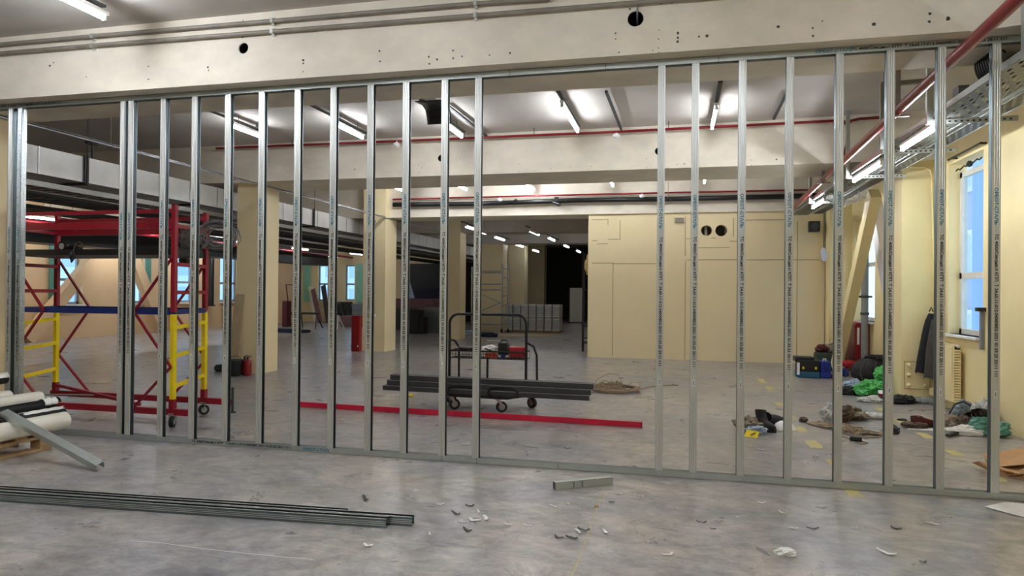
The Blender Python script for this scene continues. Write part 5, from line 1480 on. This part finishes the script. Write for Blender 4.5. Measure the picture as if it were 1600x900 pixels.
# left heap: rags, boots, yellow pack, white bowl
bag('rag_heap', 'heap of dirty rags left of the black boots', 'rags', 1172, 677, (.12, .08, .07), 'khaki', .5, 30)
bag('plastic_bag', 'crumpled pale bag in front of the dirty rags', 'bag', 1180, 677, (.1, .05, .04), 'bluecloth', .4, 31, dy=-.06)
c = fl(1173, 683)
r = thing('yellow_packet', 'small yellow packet with dark print before the black boots', 'packet', c)
MB().add([c + q for q in (V((-.06, .0, .002)), V((.05, -.04, .002)), V((.08, .02, .05)), V((-.03, .06, .06)), V((-.05, .03, .002)), V((.06, -.01, .002)), V((.07, .04, .04)), V((-.03, .08, .05)))], [(0, 1, 2, 3), (7, 6, 5, 4), (0, 4, 5, 1), (1, 5, 6, 2), (2, 6, 7, 3), (3, 7, 4, 0)]).build('pack', M['yellowpack'], r)
MB().bar(c + V((0, -.01, .022)), c + V((.04, .01, .04)), .012, .004).build('print', M['black'], r)


def boot(label, c, rz, lying=False, low=False, m='boot', kind='work_boot'):
    T = Matrix.Translation(c) @ Matrix.Rotation(rz, 4, 'Z')
    if lying: T = T @ Matrix.Translation((0, 0, .05)) @ Matrix.Rotation(1.25, 4, 'X')
    r = thing(kind, label, 'boot' if kind == 'work_boot' else 'shoe', c, 'work boots on the floor' if kind == 'work_boot' else 'shoes on the floor')
    n = 18
    # centre x, half length, half width by height: foot, instep, ankle, shaft
    rows_ = [(0, 0, .12, .046), (.02, 0, .125, .052), (.045, 0, .122, .05), (.062, -.022, .095, .046), (.08, -.05, .066, .044)]
    rows_ += [(.088, -.055, .058, .04)] if low else [(.11, -.06, .055, .044), (.15, -.062, .055, .046), (.172, -.062, .058, .048)]
    mb = MB(); vs = []
    for z, cx, rx, ry in rows_:
        for k in range(n):
            t = 2 * PI * k / n; f = 1 + .06 * math.sin(3 * t + z * 60)
            taper = 1 - .18 * max(0, -math.cos(t)) if z < .05 else 1
            vs.append(T @ V((cx + rx * math.cos(t) * f, ry * math.sin(t) * f * taper, z + .018)))
    fs = [(i * n + k, i * n + (k + 1) % n, (i + 1) * n + (k + 1) % n, (i + 1) * n + k) for i in range(len(rows_) - 1) for k in range(n)]
    inner = [V(v) for v in vs[-n:]]; z_, cx, rx, ry = rows_[-1]
    dn = [T @ V((cx + rx * .8 * math.cos(2 * PI * k / n), ry * .78 * math.sin(2 * PI * k / n), z_ - .03)) for k in range(n)]
    mb.add(vs, fs, True); mb.add(vs[:n], [list(range(n))[::-1]]); mb.add(inner + dn, [(k, (k + 1) % n, (k + 1) % n + n, k + n) for k in range(n)] + [list(range(n, 2 * n))])
    mb.build('upper', M[m], r)
    so = [(.13 * math.cos(2 * PI * k / n), .054 * math.sin(2 * PI * k / n) * (1 - .18 * max(0, -math.cos(2 * PI * k / n)))) for k in range(n)]
    MB().add([T @ V((x, y, z)) for z in (.002, .024) for x, y in so], [(k, (k + 1) % n, (k + 1) % n + n, k + n) for k in range(n)] + [list(range(n))[::-1], list(range(n, 2 * n))]).build('sole', M['rubber'], r)
    mb = MB()
    for q in range(4): mb.bar(T @ V((.045 - .025 * q, -.02, .066 + .012 * q)), T @ V((.04 - .025 * q, .02, .066 + .012 * q)), .005, .004)
    mb.build('laces', M['khaki'] if low else M['darkgrey'], r)
    return r


boot('black work boot standing right of the rags, nearer one', fl(1196, 673), -.9)
boot('black work boot behind the nearer one, toe to the right', fl(1208, 667) + V((0, .09, 0)), -.1, True)
c = fl(1226, 672)
tag(MB().lathe([(.001, .085), (.04, .08), (.08, .055), (.105, .01), (.11, .002), (.1, .002), (.001, .002)], c + V((0, .03, 0)), 24).build('dust_mask', M['white'], None), 'white dome shaped mask behind the fourth stud right of the gap', 'mask')
# cord skein with the white cloth and shirt
rnd = random.Random(5); mb = MB()
cA, cB = fl(1262, 662), fl(1392, 683)
for k in range(15):
    f = k / 15; pts = []
    for i in range(22):
        u = i / 21; p = cA.lerp(cB, u * (.72 + .28 * rnd.random() * 1) if i else 0)
        p = p + V((0, -.2 * math.sin(u * PI) * (f - .35) * 2.0 + .04 * math.sin(u * 11 + k * 1.7) + (f - .5) * .1 * (1 - u) * u, .008 + .035 * math.sin(u * PI) * rnd.random()))
        pts.append(p)
    mb.tube(pts, .0065, 5)
tag(mb.build('rope_skein', M['rope'], None), 'long loose skein of tan cord on the floor under the white cloth', 'cord')
mb = MB(); pp = [(1310, 676), (1330, 680), (1350, 684), (1370, 683), (1385, 680), (1382, 675), (1376, 672)]
mb.tube([fl(*p, .006) for p in pp], .005, 6); mb.tube([fl(*p, .006) for p in ((1305, 678), (1330, 686), (1350, 690), (1356, 692), (1345, 694), (1337, 691))], .005, 6)
r = thing('extension_cord', 'pale extension cord with a black plug in front of the tan skein', 'cord', fl(1345, 688)); mb.build('cord', M['rope'], r)
c = fl(1338, 690); MB().cbox(c + V((0, .02, .022)), (.1, .045, .04), -.2).build('plug', M['black'], r, bevel=.008)
c = fl(1256, 660); tag(MB().blob(c + V((0, .02, .025)), (.045, .035, .028), 12, 7, .2, 3, flat=.001).build('cable_end', M['brown'], None), 'dark brown lump at the left end of the tan skein', 'lump')
bag('white_cloth', 'upright crumpled white cloth standing on the tan cord skein', 'cloth', 1297, 661, (.08, .06, .1), 'gloves', .35, 40)
bag('shirt', 'brown and grey shirt dropped on the tan cord skein', 'shirt', 1330, 659, (.16, .1, .075), 'khaki', .45, 41, dy=.05)
bag('trousers', 'dark brown trousers bunched behind the white cloth', 'trousers', 1316, 662, (.12, .08, .09), 'brown', .45, 42, dy=.02)
bag('white_roll', 'white rolled sheet on the floor behind the sixth stud', 'roll', 1368, 656, (.17, .06, .04), 'gloves', .12, 43)
# items between the sixth and seventh studs
p = fl(1418, 671); q = fl(1464, 674)
tag(MB().add([p + V((0, 0, .006)), q + V((0, 0, .006)), q + V((0, .28, .006)), p + V((.05, .3, .006)), p + V((0, 0, .001)), q + V((0, 0, .001)), q + V((0, .28, .001)), p + V((.05, .3, .001))], [(0, 1, 2, 3), (7, 6, 5, 4), (0, 4, 5, 1), (1, 5, 6, 2), (2, 6, 7, 3), (3, 7, 4, 0)]).build('paper_sheet', M['paper'], None), 'white paper sheet lying under the red and brown shoe', 'paper')
boot('red and brown shoe on the white paper', fl(1446, 671) + V((0, .1, .008)), .3, False, True, 'maroon', 'shoe')
bag('rag', 'brown rag on the white paper beside the shoe', 'rag', 1432, 671, (.12, .06, .035), 'brown', .3, 45, z0=.008)
bag('black_tool', 'small dark tool beside the yellow dash behind the sixth stud', 'tool', 1411, 658, (.05, .03, .012), 'black', .2, 46)
bag('white_tape', 'black and white lump of tape right beside the sixth stud', 'tape', 1400, 679, (.05, .05, .04), 'darkgrey', .3, 47)
# heap at the right wall
bag('sweater', 'grey brown sweater rolled on the floor left of the shoe heap', 'clothes', 1492, 674, (.14, .08, .07), 'khaki', .35, 50)
bag('gloves', 'tan work gloves in the heap at the wall', 'gloves', 1511, 676, (.1, .08, .08), 'brown', .35, 51)
bag('plastic_bag', 'pale torn plastic bag at the front of the wall heap', 'bag', 1515, 682, (.19, .06, .05), 'paper', .3, 52)
bag('grey_bag', 'grey bag in the middle of the wall heap', 'bag', 1517, 666, (.11, .09, .12), 'board_grey', .3, 53, dy=.05)
bag('white_bag', 'white carrier bag standing in the wall heap by the last stud', 'bag', 1548, 672, (.11, .1, .15), 'gloves', .35, 54, dy=.06)
bag('teal_bag', 'dark teal bag at the right front of the wall heap', 'bag', 1552, 684, (.17, .09, .09), 'teal_bag', .35, 55)
for k, (px, py, rz, dz, lb) in enumerate(((1512, 660, .3, .14, 'black shoe on top of the wall heap, left one'), (1526, 655, .2, .2, 'black shoe on top of the wall heap, right one'), (1541, 664, .9, .13, 'olive and black shoe in the wall heap'))):
    c = fl(px, 672); c = at(px, py, 'y', c.y + .12); c.z = max(c.z, .05)
    boot(lb, c, rz, True, True, 'boot', 'shoe')
c = fl(1496, 668)
tag(MB().tube([c + V((0, .1, .02)), c + V((-.03, .12, .12)), c + V((.03, .16, .21)), c + V((.12, .18, .24)), c + V((.18, .16, .2))], .009, 8).build('bag_strap', M['black'], None), 'dark looped strap standing out of the wall heap', 'strap')
p, q = fl(1480, 684), fl(1512, 676); tag(MB().bar(p + V((0, 0, .02)), q + V((0, 0, .03)), .03, .02).build('hammer_handle', M['black'], None), 'dark bar sticking out before the wall heap', 'bar')
# cardboard boxes at the right edge
def slab(pts, th=.006):
    pts = [V(p) for p in pts]; n = len(pts); nrm = (pts[1] - pts[0]).cross(pts[-1] - pts[0]).normalized() * th
    return pts + [p - nrm for p in pts], [list(range(n)), list(range(n, 2 * n))[::-1]] + [(i, i + n, (i + 1) % n + n, (i + 1) % n) for i in range(n)]


r = thing('cardboard_box', 'flattened brown cardboard box at the right edge behind the last stud', 'box', fl(1570, 735))
A = at(1536, 708, 'y', 6.2); 
a = [at(1537, 710, 'y', 6.15), at(1550, 708, 'y', 6.3), at(1620, 697, 'y', 6.5), at(1625, 724, 'y', 5.95), at(1560, 730, 'y', 5.9), at(1548, 726, 'y', 5.95)]
MB().add(*slab(a)).build('panel', M['card'], r)
b = [fl(1519, 722, .03), fl(1530, 720, .08), fl(1570, 735, .05), fl(1640, 750, .02), fl(1600, 748, .006), fl(1560, 742, .006)]
MB().add(*slab(b)).build('flap', M['card'], r)
MB().add(*slab([fl(1555, 735, .01), fl(1610, 716, .02), fl(1640, 735, .01), fl(1600, 747, .01)])).build('base', M['card_dark'], r)
MB().add(*slab([at(1538, 711, 'y', 6.14), at(1548, 727, 'y', 5.97), at(1551, 738, 'y', 5.93), at(1541, 722, 'y', 6.1)])).build('flap', M['card'], r)
mb = MB().add(*slab([fl(1575, 744, .012), fl(1600, 732, .06), fl(1650, 735, .1), fl(1650, 748, .012)]))
tag(mb.build('cardboard_sheet', M['card_dark'], None), 'worn dark cardboard sheet sticking out below the brown box', 'cardboard')
# newspaper
r = thing('newspaper', 'printed white sheet on the floor at the lower right edge', 'newspaper', fl(1590, 795))
q = [fl(1538, 793), fl(1570, 786), fl(1640, 792), fl(1640, 822), fl(1605, 811)]
MB().add(*slab([p + V((0, 0, .004)) for p in q], .003)).build('sheet', M['paper'], r)
mb = MB(); e1 = (q[1] - q[0]); e2 = (q[4] - q[0])
for i in range(9):
    for j in range(3):
        if (i * 3 + j) % 4 == 3: continue
        p = q[0] + e2 * (.12 + .1 * i) + e1 * (.12 + .28 * j + .0) ; s_ = q[0] + e2 * (.17 + .1 * i) + e1 * (.32 + .28 * j)
        mb.bar(p + V((0, 0, .0052)), p.lerp(s_, .7) + V((0, 0, .0052)), .006, .0012)
mb.build('print', M['conduit'], r)
# ================================================================ red and yellow scaffold tower
fr0, fr1 = V((-4.66, 5.62, 0)), V((-4.825, 6.28, 0))        # right end frame
fl0, fl1 = V((-6.575, 5.62, 0)), V((-6.735, 6.28, 0))       # left end frame
tower = thing('scaffold_tower', 'red and yellow rolling scaffold tower with a blue waist band', 'scaffold', (fr0 + fl1) / 2)
ZB, ZY, ZBL, ZD, ZR, ZT = .17, .27, 1.1, 1.68, 1.94, 2.07
up3 = lambda p, z: V((p.x, p.y, z))
for k, (f0, f1) in enumerate(((fr0, fr1), (fl0, fl1))):
    for p in (f0, f1):
        lo = MB().bar(up3(p, ZY), up3(p, ZBL - .02), .042, .042).build('yellow_post', M['yellow'], tower)
        hi = MB().bar(up3(p, ZBL), up3(p, 2.13), .042, .042).build('red_post', M['redscaf'], tower)
        MB().bar(up3(p, ZB - .03), up3(p, ZY), .05, .05).build('foot', M['redscaf'], tower)
    for z in (.98, .71, .42): MB().bar(up3(f0, z - .03), up3(f1, z), .03, .036).build('yellow_rung', M['yellow'], tower)
    for z in (1.29, 1.56, 1.93): MB().bar(up3(f0, z), up3(f1, z), .034, .036).build('red_rung', M['redscaf'], tower)
d = (fr0 - fl0).normalized()
for nm, m, z, h in (('waist_beam', 'blue', ZBL, .05), ('guard_rail', 'redscaf', ZT, .035), ('guard_rail', 'redscaf', ZR, .065)):
    for a, b in ((fl0, fr0), (fl1, fr1)): MB().bar(up3(a, z), up3(b, z), .03, h, (0, 0, 1)).build(nm, M[m], tower)
for a, b in ((fl0, fl1), (fr0, fr1)): MB().bar(up3(a, ZBL), up3(b, ZBL), .03, .045, (0, 0, 1)).build('waist_beam', M['blue'], tower)
MB().bar(up3(fl0, .15) - d * .1, up3(fr0, .15) + d * .2, .045, .06, (0, 0, 1)).build('base_beam', M['redscaf'], tower)
MB().bar(up3(fl1, .15) - d * .05, up3(fr1, .15) + d * .34, .045, .06, (0, 0, 1)).build('base_beam', M['redscaf'], tower)
for s, p in ((1, up3(fr1, .15) + d * .34), (1, up3(fr0, .15) + d * .2)):
    pass
MB().cyl(up3(fr1, .3) + d * .345, up3(fr1, .05) + d * .345, .014, 10).cyl(up3(fr1, .05) + d * .345, up3(fr1, .04) + d * .345, .035, 12).build('levelling_screw', M['darkgrey'], tower)
MB().bar(up3(fl1, .24), up3(fl1, .17).lerp(up3(fr0, .17), .75), .03, .03).build('base_brace', M['redscaf'], tower)
# deck
a, b, c, e = [up3(p, ZD) for p in (fl0, fr0, fr1, fl1)]
MB().add(*((lambda P: (P, [(3, 2, 1, 0), (4, 5, 6, 7), (0, 1, 5, 4), (1, 2, 6, 5), (2, 3, 7, 6), (3, 0, 4, 7)]))([q + V((0, 0, -.03)) - d * (0 if i in (1, 2) else .0) for i, q in enumerate((a, b, c, e))] + [q + V((0, 0, .03)) for q in (a, b, c, e)]))).build('deck', M['black'], tower)
# side braces
for a, b in ((fl0, fr0), (fl1, fr1)):
    for p, s in ((a, 1), (b, -1)):
        q = p.lerp(b if s > 0 else a, .22)
        for z0, z1 in ((.58, ZBL), (.58, .17), (1.62, ZBL)):
            o_ = V((0, -.03 if a is fl0 else .03, 0))
            MB().bar(up3(p, z0) + o_, up3(q, z1) + o_, .02, .02).build('brace', M['redscaf'], tower)
# casters
for k, p in enumerate((fr0, fr1, fl0, fl1)):
    h = up3(p, .055); n = V((.94, .34, 0)) if k % 2 == 0 else V((.8, -.6, 0))
    w_ = MB().cyl(h - n * .018, h + n * .018, .053, 20).build('wheel', M['rubber'], tower)
    MB().cyl(h - n * .02, h + n * .02, .03, 14).build('hub', M['alu'], w_)
    mb = MB()
    t_ = V((-n.y, n.x, 0))
    for s in (-1, 1): mb.bar(h + n * (s * .024), h + n * (s * .024) + V((0, 0, .075)), .004, .03, n)
    mb.cbox(h + V((0, 0, .077)), (.06, .06, .008)); mb.build('fork', M['zinc'], w_)
# grey rod on the base
MB().cyl(up3(fl0, .24) + d * .1, up3(fl0, .27) + d * 1.0, .008, 8).build('tie_rod', M['alu'], tower)
# tools on the deck
def on_deck(px, y=5.9): p = at(px, 390, 'y', y); return V((p.x, y, ZD + .03))
p = on_deck(99, 5.95)
r = thing('angle_grinder', 'black angle grinder with a white disc lying on the scaffold deck', 'tool', p)
MB().tube([p + V((.05, 0, .03)), p + V((.13, 0, .05)), p + V((.2, .01, .02))], .028, 12).build('body', M['black'], r)
MB().cyl(p + V((0, -.02, .055)), p + V((0, -.005, .055)), .055, 22).build('disc', M['black'], r); MB().cyl(p + V((0, -.026, .055)), p + V((0, -.02, .055)), .032, 18).build('flange', M['white'], r)
p = on_deck(123, 6.05)
tag(MB().tube([p + V((.05 * math.cos(t), 0, .055 + .05 * math.sin(t))) for t in [2 * PI * i / 18 for i in range(18)]], .008, 8, closed=True).tube([p + V((.035 * math.cos(t), .012, .05 + .04 * math.sin(t))) for t in [2 * PI * i / 16 for i in range(16)]], .008, 8, closed=True).build('cable_coil', M['brown'], None), 'small dark cable coil on the scaffold deck right of the grinder', 'cable')
p = at(113, 400, 'y', 5.57)
tag(MB().blob(p, (.03, .02, .05), 12, 8, .3, 3).cyl(p, p + V((0, .03, .12)), .006, 6).build('hanging_glove', M['black'], None), 'dark glove hanging from the front edge of the scaffold deck', 'glove')
p = at(288, 408, 'y', 6.32)
tag(MB().blob(p, (.06, .03, .05), 12, 8, .25, 5).cyl(p, p + V((0, 0, .1)), .006, 6).build('hanging_rag', M['brown'], None), 'brown rag hanging from the scaffold between the right posts', 'rag')
# wire coils on the deck
rnd = random.Random(17)
p = on_deck(296, 5.95); mb = MB()
for k in range(34):
    c = p + V((rnd.uniform(-.06, .06), rnd.uniform(-.12, .12), .13)); n = V((rnd.uniform(-1, 1), rnd.uniform(-1, .3), rnd.uniform(-.6, .6))).normalized(); a, b = frame_of(n); q = rnd.uniform(.08, .13)
    mb.tube([c + (a * math.cos(t) + b * math.sin(t)) * q for t in [2 * PI * i / 16 for i in range(16)]], .0028, 4, closed=True)
mb.v = [V((v.x, v.y, max(v.z, ZD + .033))) for v in mb.v]
tag(mb.build('wire_coil', M['wire'], None), 'loose tangle of grey wire on the scaffold deck by the right front post', 'wire')
c = at(344, 368, 'y', 6.35); mb = MB()
for k in range(26):
    o_ = V((rnd.uniform(-.02, .02), rnd.uniform(-.07, .07), rnd.uniform(-.02, .02))); q = rnd.uniform(.08, .15)
    mb.tube([c + o_ + V((q * math.cos(t), .1 * math.cos(t), q * math.sin(t))) for t in [2 * PI * i / 22 for i in range(22)]], .004, 5, closed=True)
mb.cyl(c + V((-.1, 0, .05)), up3(fr1, c.z + .05), .01, 6)
tag(mb.build('wire_coil', M['wire'], None), 'round coil of grey wire hung on the right rear post of the scaffold', 'wire')

# ================================================================ pallet with cream pipes
PX = -4.96
pal = thing('pallet', 'wooden pallet under the cream pipes at the left edge', 'pallet', (-5.5, 4.6, 0))
dir_ = V((.02, 1, 0)).normalized(); sd = V((-1, .02, 0)).normalized()
E0 = V((-5.03, 4.62, 0)); Lp = 1.2
for k in range(3):
    a = E0 + sd * (.35 * k); MB().bar(a + V((0, 0, .012)), a - dir_ * Lp + V((0, 0, .012)), .1, .02, (0, 0, 1)).build('bottom_board', M['wood'], pal)
    for q in (.06, .58, 1.1): MB().bar(a - dir_ * q + V((0, 0, .022)), a - dir_ * q + V((0, 0, .1)), .1, .1, sd).build('block', M['wood'], pal)
    MB().bar(a + V((0, 0, .111)), a - dir_ * Lp + V((0, 0, .111)), .1, .02, (0, 0, 1)).build('stringer', M['wood'], pal)
for q in range(6):
    a = E0 - dir_ * (.05 + .22 * q) + V((.05, 0, .134)); MB().bar(a, a + sd * .8, .1, .022, (0, 0, 1)).build('top_board', M['wood'], pal)
# pipes: right ends seen, running left and slightly forward
def cpipe(label, px, py, y, r_, m='pvc', L_=1.6, wrap=None, z=None, pd=None):
    p = at(px, py, 'y', y)
    if z is not None: p.z = z
    q = p - pd_ * L_ + V((0, 0, -.0))
    rt_ = thing('plastic_pipe', label, 'pipe', (p + q) / 2, 'cream pipes stacked on the pallet')
    MB().pipe(q, p, r_, r_ * .92, 26).build('tube', M[m], rt_)
    return rt_, p, q


pd_ = V((.05, 1, 0)).normalized()
cpipe('cream pipe lying lowest on the pallet, its end just before the floor track', 101, 667, 4.72, .07, z=.147 + .07)
cpipe('cream pipe low on the pallet, its rounded end behind the slanting profile', 8, 668, 4.55, .06, z=.147 + .06, L_=1.1)
cpipe('cream pipe in the middle of the stack, above the half wrapped one', 66, 638, 4.95, .075, L_=.7)
cpipe('cream pipe behind the middle one, highest of the right group', 62, 622, 4.87, .06, L_=.7)
cpipe('cream pipe at the top left of the stack, lower of the pair', 14, 611, 4.93, .058, L_=.8, z=.147+.14+.056)
ax = pd_; u_ = V((0, 0, 1)); v_ = ax.cross(u_)
cpipe('cream pipe at the far left bottom, under the upper left pair', 14, 640, 4.93, .07, z=.147 + .07, L_=.8)
a, p, q = cpipe('roll half wrapped in white film with its black core showing', 96, 647, 4.75, .062, 'black', L_=.55)
MB().sheet(lambda u, v: p - ax * (-.005 + .34 * u + .02 * math.sin(v * 9)) + (v_ * math.cos(.9 + 1.3 * v) + u_ * math.sin(.9 + 1.3 * v)) * (.067 + .003 * math.sin(u * 23 + v * 5)), 14, 14, .003).build('film', M['foil'], a)
MB().sheet(lambda u, v: p - ax * (-.012 + .36 * u + .02 * math.sin(v * 7)) + (v_ * math.cos(2.9 + 2.6 * v) + u_ * math.sin(2.9 + 2.6 * v)) * (.068 + .003 * math.sin(u * 19 + v * 5)), 14, 14, .003).build('film', M['foil'], a)
MB().sheet(lambda u, v: p - ax * (-.012 + .36 * u + .02 * math.sin(v * 7)) + (v_ * math.cos(5.0 + .9 * v) + u_ * math.sin(5.0 + .9 * v)) * (.068 + .003 * math.sin(u * 19 + v * 5)), 14, 8, .003).build('film', M['foil'], a)
a, p, q = cpipe('short roll in torn white film behind the wrapped one', 84, 630, 4.9, .043, 'black', .5)
MB().sheet(lambda u, v: p - ax * (.005 + .12 * u) + (v_ * math.cos(v * 5) + u_ * math.sin(v * 5)) * (.055 + .008 * math.sin(u * 13 + v * 9)), 8, 16, .003).build('film', M['foil'], a)
a, p, q = cpipe('roll in white film at the very top of the stack by the left edge', 8, 591, 4.97, .05, 'black', .8)
MB().sheet(lambda u, v: p - ax * (.0 + .5 * u) + (v_ * math.cos(.2 + v * 4) + u_ * math.sin(.2 + v * 4)) * (.055 + .006 * math.sin(u * 13 + v * 9)), 8, 16, .003).build('film', M['foil'], a)
# ================================================================ render look
S.view_settings.view_transform = 'Standard'; S.view_settings.look = 'None'
S.view_settings.gamma = 1; S.view_settings.use_curve_mapping = False
S.view_settings.exposure = 2.3
S.cycles.max_bounces = 10; S.cycles.diffuse_bounces = 6; S.cycles.glossy_bounces = 5
S.cycles.use_denoising = True
S.cycles.sample_clamp_indirect = 8
bpy.context.view_layer.update()
